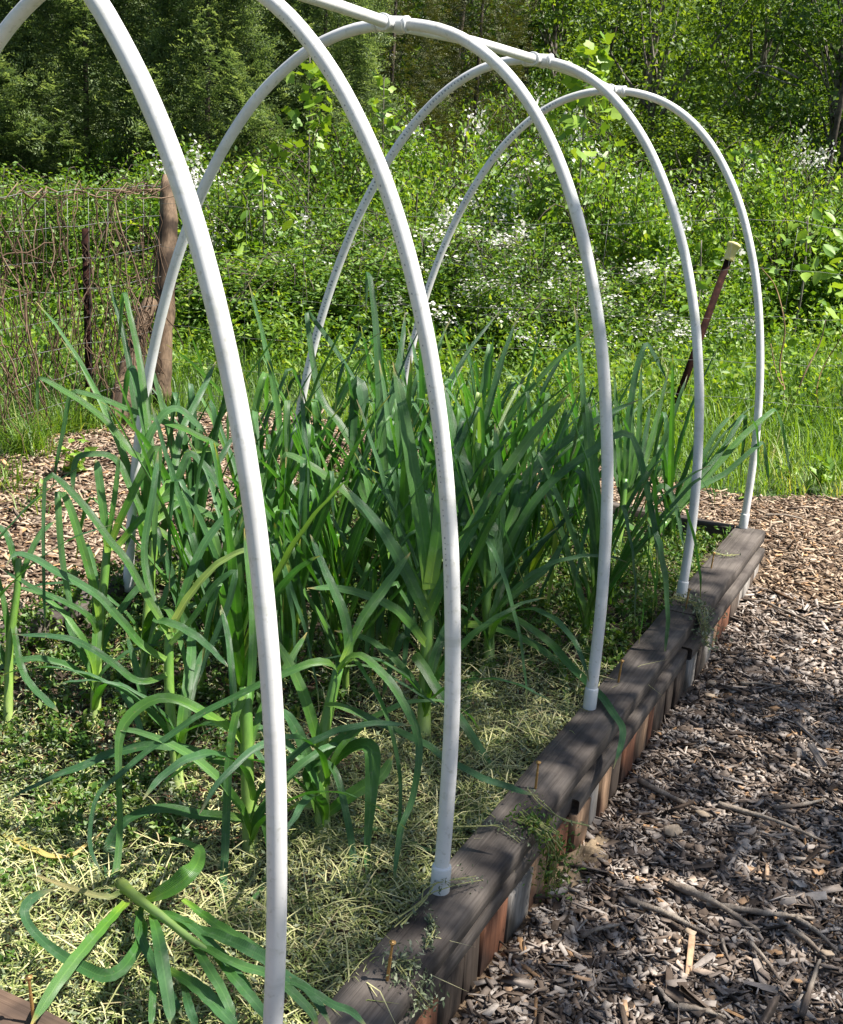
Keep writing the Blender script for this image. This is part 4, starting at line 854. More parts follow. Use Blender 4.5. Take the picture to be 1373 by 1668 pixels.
# left T-post, right leaning T-post, corner post with leaning brace
TL = on_z(147, 684, -.2); TLt = at_depth(139, 372, np.dot(TL-CAM, CF)+.02)
tpost(TL-[0, 0, .05], TLt, False, 'upright rusty steel post standing in the vine-covered wire fence at left')
TR = on_z(1074, 722, -.19); TRt = at_depth(1194, 402, np.dot(TR-CAM, CF)+.05)
tpost(TR-[0, 0, .05], TRt, True, 'leaning rusty steel post with a pale yellow plastic cap')
WP = on_z(262, 650, -.21); dW = float(np.dot(WP-CAM, CF)); loc = WP.copy()
cp = tag(empty('corner_post', loc), 'weathered wooden fence corner post with a slanting brace and wire around it', 'wooden post')
P = np.array([on_z(262, 660, -.24), at_depth(266, 560, dW), at_depth(270, 450, dW), at_depth(274, 360, dW), at_depth(270, 285, dW)])-loc
V, F = tube_vf(resample(P, 22), np.interp(np.linspace(0, 1, 22), [0, .35, .6, .8, .96, 1], [.052, .05, .058, .048, .032, .016]), 12)
V += rng.normal(0, .0035, V.shape)*np.array([1, 1, .2]); link('post', mk_mesh('post', V, F, M['post'], True), cp)
P = np.array([on_z(190, 690, -.22), at_depth(205, 620, dW-.25), at_depth(225, 550, dW-.16), at_depth(245, 490, dW-.07)])-loc
V, F = tube_vf(resample(P, 14), np.linspace(.06, .038, 14), 10); V += rng.normal(0, .004, V.shape); link('brace', mk_mesh('brace', V, F, M['post'], True), cp)
# woven wire: runs from off-frame left through the T-post to the corner post, then along the back
fl = on_z(-420, 800, -.2); f0 = on_z(0, 728, -.2)
FPATH = [fl, f0, TL, WP+np.array([0, 0, 0])]
def along(path, s):
    path = np.array(path); L = np.r_[0, np.cumsum(np.linalg.norm(np.diff(path[:, :2], axis=0), axis=1))]
    return np.stack([np.interp(s, L, path[:, 0]), np.interp(s, L, path[:, 1])], -1), L[-1]
def wire_fence(path, H, nh, sv, lab, sag=.01, r_=.0013):
    _, L = along(path, np.array([0.])); o = tag(empty('wire_fence', (path[0][0], path[0][1], GZ(path[0][0], path[0][1]))), lab, 'wire fence'); l0 = np.array(o.location)
    s = np.linspace(0, L, max(12, int(L/.15))); XY, _ = along(path, s)
    for k in range(nh):
        f = k/(nh-1); zz = gz(XY[:, 0], XY[:, 1])+.04+H*(f**1.15)+sag*np.sin(s*3.1+k)+.006*np.sin(s*17+k*2)
        tube('wire', np.column_stack([XY, zz])-l0, r_*(1.3 if k in (0, nh-1) else 1), M['wire'], o, 4)
    nv = int(L/sv); 
    for k in range(nv):
        xy, _ = along(path, np.array([sv*(k+.5)])); x, y = xy[0]; z = GZ(x, y); j = random.uniform(-.01, .01)
        tube('wire', np.array([(x, y, z+.03), (x+j, y-j, z+H*.5), (x, y, z+.04+H+sag*math.sin(sv*(k+.5)*3.1))])-l0, r_*.9, M['wire'], o, 4, n=5)
    return o
wire_fence(FPATH, 1.06, 9, .15, 'woven wire fence overgrown with dead vines, left of the wooden corner post')
xr, yr = 1.6, 5.3
wire_fence([WP, TR, np.array([xr, yr, 0])], 1.0, 6, .3, 'thin wire mesh fence running behind the bed to the right of the corner post', .02, .0007)
# dead vines on the left fence
g = np.random.default_rng(33); parts = []; rnv = []
_, LF = along(FPATH, np.array([0.]))
s_start = np.linalg.norm((f0-fl)[:2])-.3
for k in range(300):
    s = g.uniform(s_start, LF-.02); xy, _ = along(FPATH, np.array([s])); z = GZ(*xy[0])+g.uniform(.25, 1.0)
    hang = g.random() < .85; n = 8; P = []; q = np.array([xy[0][0], xy[0][1], z+.1])
    dirn = np.array([g.normal(0, .25), g.normal(0, .25), -1 if hang else g.normal(0, .25)]) if hang else np.array([g.normal(0, 1), g.normal(0, 1)*.7, g.normal(0, .3)])
    Lv = g.uniform(.25, .75) if hang else g.uniform(.1, .35)
    for i in range(n): P.append(q.copy()); q = q+nrm(dirn+g.normal(0, .26, 3))*Lv/n; q[2] = max(q[2], GZ(q[0], q[1]))
    V, F = tube_vf(np.array(P), g.uniform(.0015, .0038), 4, False); parts.append((V, F)); rnv += [g.random()]*len(F)
for k in range(20):   # horizontal runners tangled on the top wire
    s = g.uniform(s_start, LF-.1); L_ = g.uniform(.15, .5); ss = np.linspace(s, min(s+L_, LF), 7); XY, _ = along(FPATH, ss)
    P = np.column_stack([XY+g.normal(0, .012, XY.shape), gz(XY[:, 0], XY[:, 1])+1.09+g.normal(0, .022, 7)]); V, F = tube_vf(P, g.uniform(.0015, .004), 4, False); parts.append((V, F)); rnv += [g.random()]*len(F)
V, F = join(parts); tag(link('dead_vines', mk_mesh('dead_vines', V, F, M['deadvine'], True, rnv)), 'mass of dry reddish brown vines hanging in the left wire fence', 'dead vines', None, 'stuff')
# bare vines on the right fence
for i, (pts, lab) in enumerate([([(1240, 437), (1262, 465), (1275, 510), (1278, 545), (1270, 600), (1282, 660), (1268, 740)], 'long bare tan vine arching down beside the last hoop leg'),
                                ([(1345, 520), (1335, 560), (1310, 610), (1290, 660), (1268, 700)], 'dark straight vine slanting in the fence at far right'),
                                ([(1373, 545), (1340, 600), (1330, 640), (1335, 670)], 'thin pale curved vine at the right edge of the photo'),
                                ([(1255, 560), (1265, 610), (1278, 640), (1262, 665), (1255, 700)], 'knotted vine close behind the last hoop leg')]):
    dd = float(np.dot(TR-CAM, CF))+.35; P = np.array([at_depth(a, c, dd+.04*math.sin(k*2.1)) for k, (a, c) in enumerate(pts)]); b_ = P[-1].copy()
    t_ = tube('vine', resample(P-b_, 30), np.linspace(.003, .006, 30) if i != 2 else .003, M['vine'] if i != 1 else M['deadvine'], None, 6); t_.location = b_; tag(t_, lab, 'vine')

# ------------------------------------------------------------------ meadow
g = np.random.default_rng(41)
def meadow(n, x0, x1, d0, d1, L, w, seed, el=(45, 88), clear=True):
    g = np.random.default_rng(seed); px = g.uniform(x0, x1, n); d = g.uniform(d0, d1, n)
    X = CAM[0]+FH[0]*d+RH[0]*(px-686.5)/FPX*d*1.05; Y = CAM[1]+FH[1]*d+RH[1]*(px-686.5)/FPX*d*1.05
    k = path_z(X, Y) < gz(X, Y)-.035
    k |= (Y > 4.15) | (X < -3.4); k &= ~((X > -1.5) & (X < .2) & (Y < 3.2))
    X, Y = X[k], Y[k]; V, F = blades(X, Y, gz(X, Y)-.02, g, L, w, .5, el)
    return X, V, F, np.repeat(np.clip(.5*g.random(len(X))+.3+.3*vnoise(X, Y, .6, 8), 0, 1), 3)
X, V, F, rn = meadow(46000, -250, 1650, 5.0, 9.8, .13, .0055, 42)
tag(link('meadow_grass', mk_mesh('meadow_grass', V, F, M['grass'], False, rn)), 'bright green meadow grass growing along and beyond the fence', 'grass', None, 'stuff')
X, V, F, rn = meadow(6500, 900, 1700, 5.4, 10.5, .30, .005, 43)
tag(link('tall_grass', mk_mesh('tall_grass', V, F, M['grass'], False, rn)), 'tall seeding grass behind the leaning capped post', 'grass', None, 'stuff')
n = 42000; px = g.uniform(-250, 1650, n); d = 5.9+g.beta(1.2, 1.5, n)*4.2; X = CAM[0]+FH[0]*d+RH[0]*(px-686.5)/FPX*d*1.05; Y = CAM[1]+FH[1]*d+RH[1]*(px-686.5)/FPX*d*1.05
k = ((Y > 4.1) | (X < -3.45)) & (vnoise(X, Y, .45, 6) > -.3); X, Y = X[k], Y[k]
V, F = leafcloud(np.stack([X, Y, gz(X, Y)+g.uniform(0, .30, len(X))*(1+vnoise(X, Y, .5, 2))], -1), .04, g, .5)
tag(link('ground_weeds', mk_mesh('ground_weeds', V, F, M['rose2'], False, np.repeat(g.random(len(X)), 2))), 'leafy green weeds covering the ground between fence and thicket', 'weeds', None, 'stuff')
# grass tufts at the path edge, left
def tuft(x, y, lab, n=140, L=.2, mat='grass'):
    g2 = np.random.default_rng(int(abs(x*1000))); z = GZ(x, y); V, F = blades(g2.normal(0, .05, n), g2.normal(0, .05, n), np.full(n, -.01), g2, L, .0045, .7, (35, 88))
    tag(link('grass_tuft', mk_mesh('grass_tuft', V, F, M[mat], False, np.repeat(g2.random(n), 3)), None, (x, y, z)), lab, 'grass tuft', 'grass tufts at the edge of the left path')
for (px, py, n, L, lab) in [(45, 735, 320, .26, 'largest grass tuft at the left path edge, closest to the photo edge'), (100, 700, 220, .22, 'grass tuft before the upright steel post'), (165, 690, 120, .14, 'small grass tuft at the foot of the upright steel post'),
                      (20, 690, 240, .24, 'grass tuft under the vine-covered fence at the far left'), (8, 790, 60, .2, 'thin straggly grass tuft standing alone on the left path'), (45, 830, 30, .15, 'sparse little grass tuft low on the left path')]:
    q = on_z(px, py, -.2); tuft(q[0], q[1], lab, n, L)
def herb(px, py, lab, n=36, h=.16, size=.05, mat='broad', zz=-.2, name='weed_plant', cat='weed'):
    q = on_z(px, py, zz); z = GZ(q[0], q[1]); g2 = np.random.default_rng(int(px)); parts = []; C_ = []
    for k in range(5):
        a = g2.uniform(0, 6.3); e = g2.normal(0, .35); P = np.array([(0, 0, 0), (math.cos(a)*e*h*.4, math.sin(a)*e*h*.4, h*.55), (math.cos(a)*e*h, math.sin(a)*e*h, h*g2.uniform(.8, 1.1))]); P = resample(P, 8)
        parts.append(tube_vf(P, np.linspace(.003, .0012, 8), 5, False)); C_.append(P[g2.integers(2, 8, n//5)]+g2.normal(0, size*.45, (n//5, 3)))
    o = tag(empty(name, (q[0], q[1], z)), lab, cat); V, F = join(parts); link('stem', mk_mesh('stem', V, F, M['chick'], True, np.full(len(F), .5)), o)
    C_ = np.vstack(C_); V, F = leafcloud(C_, size, g2, .5, .5); link('foliage', mk_mesh('foliage', V, F, M[mat], False, np.repeat(g2.random(len(C_)), 2)), o)
herb(145, 692, 'small bushy green weed at the base of the upright steel post'); herb(120, 768, 'broad-leaved weed standing on the left path behind the leeks', 40, .14, .06)
herb(60, 815, 'tiny pale weed sprouting from the left path', 20, .08, .03); herb(1278, 815, 'yellow-green seedling in the mulch near the far right corner of the bed', 30, .09, .035, 'tulip')
herb(1205, 845, 'small yellow-leaved seedling beside the last hoop foot', 16, .06, .03, 'tulip'); herb(1330, 822, 'low green weed clump at the right edge of the mulch', 60, .10, .05)
herb(1090, 702, 'single pale upright weed at the foot of the leaning post', 20, .22, .05, 'tulip')

# ------------------------------------------------------------------ thicket
def shrub_mesh(seed, rx=.85, rz=.95, nl=8500, size=.040, lumps=70, mat='rose'):
    g = np.random.default_rng(seed)
    th = g.uniform(0, 2*np.pi, lumps); ph = np.arccos(g.uniform(-.05, 1, lumps)); rr = g.uniform(.55, 1.05, lumps)
    LC = np.stack([np.cos(th)*np.sin(ph)*rx*rr, np.sin(th)*np.sin(ph)*rx*rr, np.cos(ph)*rz*rr+.08], -1)
    idx = g.integers(0, lumps, nl); sg = g.uniform(.05, .12, lumps)
    C_ = LC[idx]+g.normal(0, 1, (nl, 3))*sg[idx][:, None]
    # arching canes reaching out with leaves along them
    nc = 26; canes = []
    for k in range(nc):
        a = g.uniform(0, 2*np.pi); r1 = rx*g.uniform(.7, 1.25); h1 = rz*g.uniform(.8, 1.25); P = resample(np.array([(0, 0, 0), (math.cos(a)*r1*.3, math.sin(a)*r1*.3, h1*.75), (math.cos(a)*r1*.65, math.sin(a)*r1*.65, h1), (math.cos(a)*r1, math.sin(a)*r1, h1*g.uniform(.6, .95))])+g.normal(0, .03, (4, 3)), 16); P[0] = (0, 0, -.05)
        canes.append(P)
    CC = np.vstack([c_[6:] for c_ in canes]); ex = CC[g.integers(0, len(CC), nl//6)]+g.normal(0, .035, (nl//6, 3)); C_ = np.vstack([C_, ex])
    C_[:, 2] = np.abs(C_[:, 2])
    V, F = leafcloud(C_, size, g, .5, .55); cr = np.repeat(np.clip(.65*g.random(len(C_))+.35*np.r_[g.random(lumps)[idx], np.full(len(ex), .9)], 0, 1), 2)
    fol = mk_mesh('foliage', V, F, M[mat], False, cr)
    V, F = join([tube_vf(c_, np.linspace(.008, .002, 16), 5, False) for c_ in canes]); cn = mk_mesh('canes', V, F, M['bark'], True)
    # blossom clusters
    nb = 42; bl = LC[g.integers(0, lumps, nb)]*1.08; bl[:, 2] = np.maximum(bl[:, 2], .4*rz)+.05; per = 34
    C_ = (np.repeat(bl, per, 0)+g.normal(0, .055, (nb*per, 3))); V, F = leafcloud(C_, .032, g, .8, .9, .1)
    return fol, cn, mk_mesh('blossoms', V, F, M['petal'], False, np.repeat(g.random(len(C_)), 2))
SH = [shrub_mesh(1), shrub_mesh(2, .8, 1.0, 9000, .036), shrub_mesh(3, .9, .9, 8500, .044, 80, 'rose2'), shrub_mesh(4, .85, 1.0, 8000, .05, 60, 'rose2')]
SGRP = 'bushes of the flowering thicket behind the fence'
def shrub(px, d, s, hz, kind, flowers, rot, lab=None):
    x, y = far_xy(px, d); z = GZ(x, y); o = empty('thicket_bush', (x, y, z), rot)
    tag(o, lab or ('white-flowered bush in the tangled thicket behind the fence' if flowers else 'green leafy bush without blossom in the tangled thicket behind the fence'), 'bush', SGRP)
    f_, c_, b_ = SH[kind]
    for nm, me in (('foliage', f_), ('canes', c_), ('blossoms', b_)):
        if nm == 'blossoms' and not flowers: continue
        ch = link(nm, me, o); ch.scale = (s, s, hz)
        if nm == 'blossoms': ch['kind'] = 'stuff'
    return o
rr_ = random.Random(5)
for (d, dh, xs) in ((8.6, .62, range(330, 1000, 95)), (9.6, .92, range(-160, 1560, 135)), (10.9, 1.0, range(-180, 1600, 150)), (12.4, 1.15, range(-200, 1700, 170))):
    for px in xs:
        fl_ = rr_.random() < (.9 if 620 < px < 1100 else .3)
        if d < 9 and px < 480: hz = dh*.8
        else: hz = dh*rr_.uniform(.72, 1.15)*(1.22 if 640 < px < 960 and d > 9 else 1.0)
        if px < 420: hz *= .95
        if 440 < px < 640 and d > 10: hz *= 1.3
        shrub(px+rr_.uniform(-40, 40), d+rr_.uniform(-.3, .3), rr_.uniform(.85, 1.1), hz, rr_.choice([0, 1, 2, 3, 2] if px > 950 else [0, 1, 2, 0, 3]), fl_, rr_.uniform(0, 6.3))
# tulip-tree sapling and broad-leaved plants standing out of the thicket
def lobed_leaf():
    pts = [(0, 0), (.25, -.02), (.5, .12), (.42, .35), (.55, .62), (.3, .72), (.08, .62), (0, .66)]
    V = [(x, y, .12*abs(x)) for x, y in pts]+[(-x, y, .12*abs(x)) for x, y in pts[1:-1]]
    n = len(pts); F = []
    for k in range(1, n-1): F.append((0, k, k+1))
    L_ = [0]+[n+k for k in range(n-2)]+[n-1]
    for k in range(1, n-1): F.append((0, L_[k+1], L_[k]))
    return V, F
def oval_leaf():
    V = [(0, 0, 0), (.2, .2, .06), (.28, .45, .07), (.18, .75, .05), (0, 1, -.06), (-.18, .75, .05), (-.28, .45, .07), (-.2, .2, .06), (0, .5, 0)]
    return V, [(8, k, (k+1) % 8) for k in range(8)]
LM = []
for nm, fn, mt in (('lobed', lobed_leaf, 'tulip'), ('oval', oval_leaf, 'broad')):
    V, F = fn(); LM.append([mk_mesh('leaf', np.array(V), F, M[mt], False, np.full(len(F), r_)) for r_ in (.1, .4, .7, 1.0)])
def leafy(name, px, d, h, nl, size, lf, lab, cat, spread=.3, low=.35, seed=0):
    g2 = np.random.default_rng(seed+int(px)); x, y = far_xy(px, d); z = GZ(x, y); o = tag(empty(name, (x, y, z)), lab, cat)
    tr = resample(np.array([(0, 0, -.05), (.02, 0, h*.5), (-.02, .02, h)]), 14); tube('trunk', tr, np.linspace(.012, .004, 14), M['palebark'], o, 6)
    for k in range(nl):
        f = g2.uniform(low, 1.02); a = g2.uniform(0, 6.3); r_ = spread*(1.15-f)*g2.uniform(.3, 1.1)+.03
        p_ = np.array([math.cos(a)*r_, math.sin(a)*r_, h*f+g2.normal(0, .03)]); l_ = link('leaf', LM[lf][g2.integers(0, 4)], o, p_)
        l_.scale = [size*g2.uniform(.7, 1.2)]*3; l_.rotation_euler = (g2.normal(-.2, .7), g2.normal(0, .6), a-math.pi/2+g2.normal(0, .7))
    return o
leafy('sapling', 885, 9.6, 2.15, 150, .10, 0, 'young tree with bright lobed leaves rising above the thicket behind the fourth hoop', 'sapling', .45, .45, 1)
leafy('sapling', 480, 10.4, 1.95, 90, .085, 0, 'bright-leaved sapling above the thicket in front of the dark evergreens', 'sapling', .4, .55, 2)
leafy('sapling', 590, 10.6, 1.8, 60, .08, 0, 'thin bright sapling just right of the second hoop pipe in the thicket', 'sapling', .3, .6, 3)
leafy('broad_leaved_plant', 1130, 9.9, 1.45, 70, .12, 1, 'large-leaved bright plant in the thicket inside the last hoop', 'plant', .5, .5, 4)
leafy('broad_leaved_plant', 1240, 8.7, .95, 70, .11, 1, 'low broad-leaved plant right of the yellow post cap', 'plant', .6, .4, 5)
leafy('broad_leaved_plant', 1350, 9.5, 1.3, 70, .11, 1, 'broad-leaved plant at the right edge in the thicket', 'plant', .5, .4, 6)
leafy('broad_leaved_plant', 415, 8.9, 1.05, 45, .12, 1, 'clump of bright broad leaves in the thicket right of the corner post', 'plant', .35, .5, 7)
leafy('broad_leaved_plant', 1330, 7.2, .62, 26, .10, 0, 'yellow-green leafy shoots in the right-hand fence', 'plant', .5, .3, 8)
leafy('broad_leaved_plant', 1085, 8.3, .8, 30, .10, 1, 'leafy plant right behind the yellow-capped post', 'plant', .4, .4, 9)

# ------------------------------------------------------------------ evergreens
def evergreen_mesh(seed, H=6.5, rad=1.5, nf=10500, mat='cedar', fl=.27, droop=-.25, leafn=10, lw=.026):
    g = np.random.default_rng(seed); f = g.beta(1.0, 1.25, nf); z = .1+f*H; rmax = rad*(1-f)**.75*(1+.16*np.sin(z*2.6+seed)+.0)
    th = g.uniform(0, 2*np.pi, nf); lump = 1+.24*np.sin(th*5+z*2.6)+.16*np.sin(th*9-z*7)+.1*np.sin(z*9+th*3)
    r_ = rmax*lump*np.clip(1-np.abs(g.normal(0, .14, nf)), .3, 1.05); C_ = np.stack([np.cos(th)*r_, np.sin(th)*r_, z], -1)
    out = np.stack([np.cos(th), np.sin(th), np.full(nf, .35)], -1); ax = nrm(out+g.normal(0, .35, (nf, 3))); ax[:, 2] += droop*g.uniform(.2, 1, nf)+.25; ax = nrm(ax)
    side = nrm(np.cross(ax, g.normal(0, .5, (nf, 3))+np.array([0, 0, 1.]))); nn = np.cross(side, ax); L = fl*g.uniform(.6, 1.25, nf)
    k = np.arange(leafn); tt = (k//2+.5)/(leafn/2); sg = np.where(k % 2, 1, -1)
    base = C_[:, None]+ax[:, None]*(tt[None, :, None]*L[:, None, None])-nn[:, None]*((tt**2)[None, :, None]*L[:, None, None]*.3)
    ll = (L[:, None]*(.42*(1-.65*tt)[None]))[..., None]
    d = nrm(ax[:, None]*.75+side[:, None]*sg[None, :, None]+g.normal(0, .15, (nf, leafn, 3))); w = lw
    b = nrm(np.cross(d, nn[:, None]+g.normal(0, .3, (nf, leafn, 3))))*w*.5
    V = np.stack([base, base+d*ll*.5+b, base+d*ll, base+d*ll*.5-b], 2).reshape(-1, 3); n = nf*leafn
    F = (np.arange(n)[:, None]*4+np.array([0, 1, 2, 3])).reshape(-1, 4)
    rn = np.clip(np.repeat(g.random(nf), leafn)*.6+np.tile(tt, nf)*.4, 0, 1)
    fol = mk_mesh('crown', V, F, M[mat], False, rn); V, F = tube_vf(np.array([(0, 0, -.1), (0, 0, H*.5), (0, 0, H*.97)]), [.06, .04, .01], 8)
    return fol, mk_mesh('trunk', V, F, M['bark'], True)
EV = [evergreen_mesh(1), evergreen_mesh(2, 6.8, 1.6)]
JU = evergreen_mesh(3, 6.0, 1.5, 8000, 'juniper', .18, 0, 10, .016)
def conifer(mesh, px, d, s, rot, lab, grp='tall evergreens behind the thicket'):
    x, y = far_xy(px, d); o = tag(empty('evergreen_tree', (x, y, GZ(x, y)), rot), lab, 'evergreen tree', grp)
    for nm, me in (('crown', mesh[0]), ('trunk', mesh[1])): c_ = link(nm, me, o); c_.scale = (s, s, s)
for px, d, s_, k, lab in [
    (-40, 11.9, .57, 0, 'dense dark evergreen at the left edge of the photo'), (150, 12.3, .58, 1, 'dense dark evergreen seen left of the nearest hoop leg'),
    (330, 12.0, .57, 0, 'dense dark evergreen straight above the wooden corner post'), (500, 12.7, .54, 1, 'dense dark evergreen right of the nearest hoop, last of the dark row'),
    (50, 14.3, .64, 1, 'taller evergreen filling the gap behind the two leftmost'), (245, 14.4, .64, 0, 'taller evergreen behind the nearest hoop pipe'),
    (430, 14.8, .64, 1, 'taller evergreen behind the gap left of the second hoop pipe'), (-260, 12.6, .75, 0, 'dense dark evergreen beyond the left edge')]:
    conifer(EV[k], px, d, s_, px*.013, lab)
conifer(JU, 600, 13.9, .60, .5, 'brownish olive evergreen behind the hoop joints, left of the pair')
conifer(JU, 725, 14.8, .62, 2.5, 'brownish olive evergreen, right one of the pair, behind the fourth hoop')

# ------------------------------------------------------------------ broadleaf trees
def tree_mesh(seed, H=9, rad=2.6, nl=15000, size=.11, z0=.8, lumps=90, mat='tree', trunk_r=.13):
    g = np.random.default_rng(seed); th = g.uniform(0, 2*np.pi, lumps); f = g.beta(1.3, 1.3, lumps); z = z0+f*(H-z0)
    rr = rad*np.sqrt(np.clip(1-(2*f-.85)**2/1.4, .05, 1))*g.uniform(.3, 1.05, lumps); LC = np.stack([np.cos(th)*rr, np.sin(th)*rr, z], -1)
    idx = g.integers(0, lumps, nl); sg = g.uniform(.16, .42, lumps); C_ = LC[idx]+g.normal(0, 1, (nl, 3))*(sg[idx][:, None]*np.array([1, 1, .6]))
    V, F = leafcloud(C_, size, g, .5, .6); cr = np.repeat(np.clip(.6*g.random(nl)+.4*g.random(lumps)[idx], 0, 1), 2); fol = mk_mesh('crown', V, F, M[mat], False, cr)
    tr = [tube_vf(resample(np.array([(0, 0, -.3), (.08, .05, H*.3), (-.1, .1, H*.6), (.05, 0, H*.92)]), 12), np.linspace(trunk_r, .02, 12), 8)]
    for k in range(0, lumps, 3):
        c_ = LC[k]; s_ = np.array([0, 0, max(.5, c_[2]*.6)]); tr.append(tube_vf(resample(np.array([s_, (s_+c_)/2+g.normal(0, .12, 3), c_]), 6), np.linspace(.035, .008, 6), 5))
    V, F = join([(v, f_[:, :4]) for v, f_ in tr]); return fol, mk_mesh('trunk', V, F, M['palebark'], True)
TR_ = [tree_mesh(1, 9, 2.6, 17000, .12, .3, 100), tree_mesh(2, 8.5, 2.4, 15000, .11, .6, 80, 'tree2'), tree_mesh(3, 9.5, 2.8, 17000, .12, .3, 110, 'tree'), tree_mesh(4, 5, 1.9, 11000, .085, .1, 80, 'tree2', .06)]
def tree(kind, px, d, s, rot, lab, sz=None):
    x, y = far_xy(px, d); o = tag(empty('broadleaf_tree', (x, y, GZ(x, y)), rot), lab, 'tree', 'broadleaf trees of the wood behind')
    for nm, me in (('crown', TR_[kind][0]), ('trunk', TR_[kind][1])): c_ = link(nm, me, o); c_.scale = (s, s, sz or s)
tree(3, 985, 15.5, .72, .2, 'young bright green tree directly behind the thicket between the last two hoops')
tree(0, 1255, 14.8, .50, 1.2, 'broadleaf tree at right with a bare curved grey branch in front')
tree(3, 1130, 16.2, .75, 3.3, 'bushy yellow-green young tree left of the tree with the bare branch')
tree(2, 1420, 14.6, .46, 2.2, 'dark broadleaf tree at the right edge of the photo')
LBW = 'tree in the wood beyond the thicket, one of the overlapping crowns along the top'
for k, (px, d) in enumerate([(700, 18.5), (840, 18), (950, 20), (1060, 19), (1190, 19.5), (1330, 18.5), (1470, 19), (600, 20), (770, 22.5), (900, 24), (1020, 23.5), (1130, 24.5), (1260, 23), (1390, 24), (1520, 22), (500, 21), (380, 22), (240, 21), (100, 22), (-60, 21), (-220, 22), (1620, 19)]):
    tree([0, 1, 2, 1][k % 4], px, d, (.50 if d < 20.5 else .68)+.05*(k % 3), k*1.3, LBW)
# undergrowth between thicket and wood
for k, (px, d) in enumerate([(640, 15.8), (780, 16.5), (880, 15), (1060, 14), (1330, 15), (1480, 14.5), (1190, 17.5), (950, 18)]):
    x, y = far_xy(px, d); o = tag(empty('undergrowth_bush', (x, y, GZ(x, y)), k), 'leafy bush in the undergrowth between the thicket and the tall trees', 'bush', 'undergrowth bushes at the edge of the wood')
    for nm, me in (('crown', TR_[3][0]), ('trunk', TR_[3][1])): c_ = link(nm, me, o); c_.scale = (.6, .6, .36)
# far woodland mass closing the view
g = np.random.default_rng(77); n = 45000; px = g.uniform(-900, 2300, n); d = g.uniform(31, 44, n); X = CAM[0]+FH[0]*d+RH[0]*(px-686.5)/FPX*d; Y = CAM[1]+FH[1]*d+RH[1]*(px-686.5)/FPX*d
Z = gz(X, Y)+g.uniform(0, 5, n); V, F = leafcloud(np.stack([X, Y, Z], -1), .38, g, .4, .7)
tag(link('far_woodland', mk_mesh('far_woodland', V, F, M['tree'], False, np.repeat(g.random(n), 2))), 'far woodland foliage seen between the trees', 'woodland', None, 'stuff')
# bare trunks seen between crowns
for (px, d, r_, lean, lab) in [(690, 17, .05, .02, 'slim dark trunk with a pale streak, seen inside the third hoop'), (955, 17.5, .06, .1, 'forked dark trunk above the hoop joints'), (915, 19, .05, 0, 'thin dark trunk left of the forked one'),
                               (1290, 13.6, .05, -.15, 'thin bare trunk at upper right'), (1250, 13.4, .035, .05, 'slender broken trunk beside the bare curved branch'), (790, 18, .05, .03, 'dark trunk seen under the fourth hoop')]:
    x, y = far_xy(px, d); P = resample(np.array([(0, 0, -.2), (lean*.8, 0, 1.5), (lean*2, .1, 3.2), (lean*4+.1, .1, 5.5)]), 14)
    o = tag(empty('bare_tree', (x, y, GZ(x, y))), lab, 'bare tree'); tube('trunk', P, np.linspace(r_, r_*.5, 14), M['bark'], o, 8)
dB = 13.2; P = np.array([at_depth(a, c, dB) for a, c in [(1300, 128), (1270, 112), (1240, 108), (1222, 122), (1205, 135)]]); b_ = P[0].copy()
o = tag(empty('bare_branch', b_), 'bare curved grey branch catching the sun before the trees at upper right', 'branch'); tube('limb', resample(P-b_, 16), np.linspace(.014, .006, 16), M['palebark'], o, 6)
P = np.array([at_depth(a, c, dB) for a, c in [(1228, 116), (1250, 122), (1275, 133), (1300, 140)]]); tube('limb', resample(P-b_, 12), np.linspace(.008, .012, 12), M['palebark'], o, 6)

# ------------------------------------------------------------------ the shade tree right of the bed (its leaves dapple the path and cap boards)
g = np.random.default_rng(55)
poly = np.array([(-.10, -.75), (-.42, .0), (-.80, .55), (-.75, 1.5), (-.25, 1.95), (.4, 1.75), (1.2, 1.9), (3.2, 1.6), (3.2, -1.8), (.3, -1.6)])
def inpoly(x, y):
    c = np.zeros(len(x), bool); j = len(poly)-1
    for i in range(len(poly)):
        xi, yi = poly[i]; xj, yj = poly[j]; c ^= ((yi > y) != (yj > y)) & (x < (xj-xi)*(y-yi)/(yj-yi+1e-12)+xi); j = i
    return c
nT = 440; X = g.uniform(-1.2, 3.6, nT*3); Y = g.uniform(-2, 2.3, nT*3); k = inpoly(X, Y); X, Y = X[k][:nT], Y[k][:nT]
tpar = g.uniform(5.4, 8.2, len(X)); LC = np.stack([X, Y, np.full(len(X), -.2)], -1)+SUND*tpar[:, None]
trunk_xy = (LC[:, 0].mean()+1.0, LC[:, 1].mean()-.2)
per = 34; C_ = np.repeat(LC, per, 0)+g.normal(0, .13, (len(LC)*per, 3)); tz = GZ(*trunk_xy); org = np.array([trunk_xy[0], trunk_xy[1], tz])
V, F = leafcloud(C_-org, .075, g, .6, .7); o = tag(empty('shade_tree', org), 'leafy tree right of the path outside the photo, shading the bed', 'tree')
link('crown', mk_mesh('crown', V, F, M['tree2'], False, np.repeat(g.random(len(C_)), 2)), o)
cen = LC.mean(0)-org; tube('trunk', [(0, 0, -.2), (.05, .03, cen[2]*.5), (-.1, 0, cen[2]*.9), (-.2, 0, cen[2]+.8)], np.linspace(.13, .04, 16), M['bark'], o, 10, n=16)
for k in range(0, len(LC), 9):
    c_ = LC[k]-org; s_ = np.array([0, 0, max(1.2, c_[2]*.62)]); tube('limb', resample(np.array([s_, (s_+c_)/2+[0, 0, .15], c_]), 7), np.linspace(.03, .006, 7), M['bark'], o, 5)

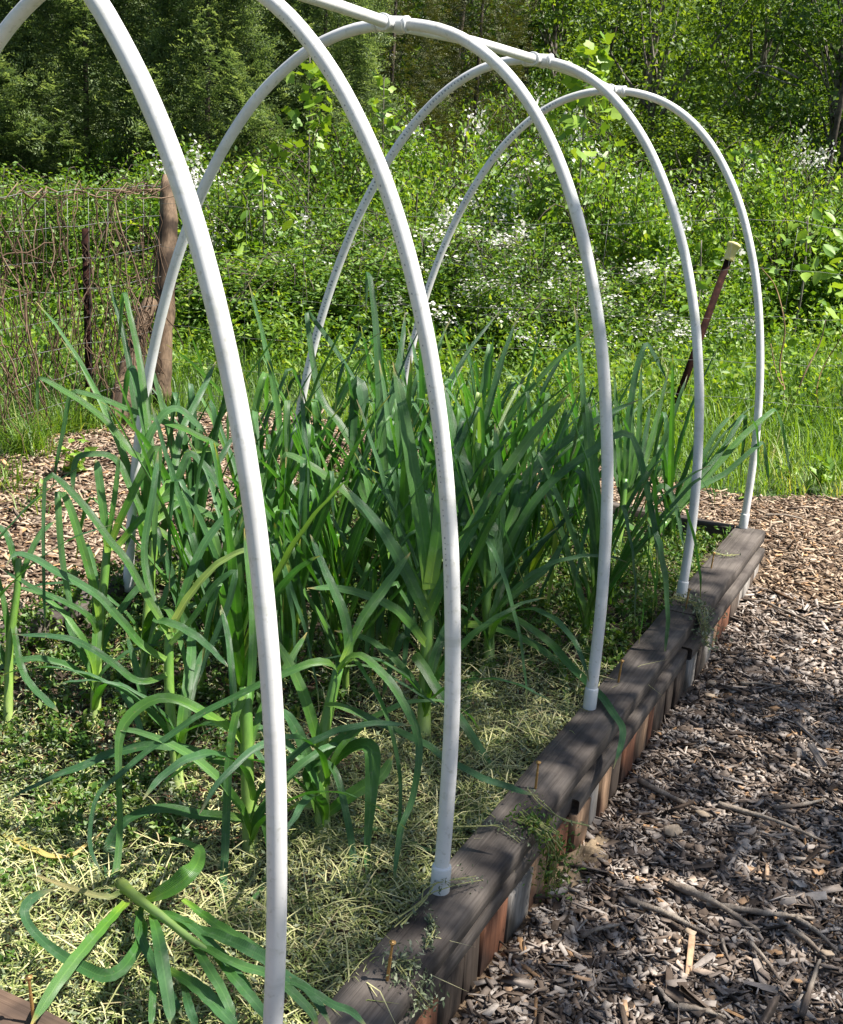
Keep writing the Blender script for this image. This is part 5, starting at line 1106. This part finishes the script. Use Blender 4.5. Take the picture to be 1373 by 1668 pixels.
# ------------------------------------------------------------------ labels of the repeats: where each one stands
ORD = ['first', 'second', 'third', 'fourth', 'fifth', 'sixth', 'seventh', 'eighth', 'ninth', 'tenth', 'eleventh', 'twelfth', 'thirteenth', 'fourteenth', 'fifteenth', 'sixteenth', 'seventeenth', 'eighteenth', 'nineteenth', 'twentieth', 'twenty-first', 'twenty-second', 'twenty-third', 'twenty-fourth', 'twenty-fifth', 'twenty-sixth', 'twenty-seventh', 'twenty-eighth', 'twenty-ninth', 'thirtieth']
def column(o):
    d = np.array(o.location)-CAM; return 686.5+FPX*float(d@CR)/float(d@CF)
def relabel(objs, text):
    objs = sorted(objs, key=column); n = 0
    for o in objs:
        c = column(o)
        if -60 < c < 1433: o['label'] = text.replace('#', ORD[n]); n += 1
        elif c <= -60: o['label'] = text.replace('# from the left', 'outside the frame at left')
        else: o['label'] = text.replace('# from the left', 'outside the frame at right')
top = [o for o in COL.objects if o.parent is None and 'label' in o]
gen = [o for o in top if o['label'].startswith('tall leek with long strap')]
ys_ = [-9, .08, .93, 1.78, 9]; nm_ = ['between the nearest hoop and the second', 'between the second hoop and the third', 'between the third hoop and the fourth', 'between the fourth hoop and the far end']
for k in range(4): relabel([o for o in gen if ys_[k] <= o.location[1] < ys_[k+1]], 'leek rooted '+nm_[k]+', # from the left')
def depth2(o): return (o.location[0]-CAM[0])*FH[0]+(o.location[1]-CAM[1])*FH[1]
for lo_, hi_, row in ((0, 9.1, 'front'), (9.1, 10.25, 'second'), (10.25, 11.65, 'third'), (11.65, 99, 'rearmost')):
    for key in ('white-flowered bush', 'green leafy bush'):
        relabel([o for o in top if o['label'].startswith(key) and lo_ <= depth2(o) < hi_], key+' in the '+row+' row of the thicket, # from the left')
for lo_, hi_, row in ((0, 20.6, 'nearer'), (20.6, 99, 'farther')):
    relabel([o for o in top if o['label'] == LBW and lo_ <= depth2(o) < hi_], 'broadleaf tree in the '+row+' row of the wood, # from the left')
relabel([o for o in top if o.name.startswith('undergrowth_bush')], 'undergrowth bush between thicket and wood, # from the left')
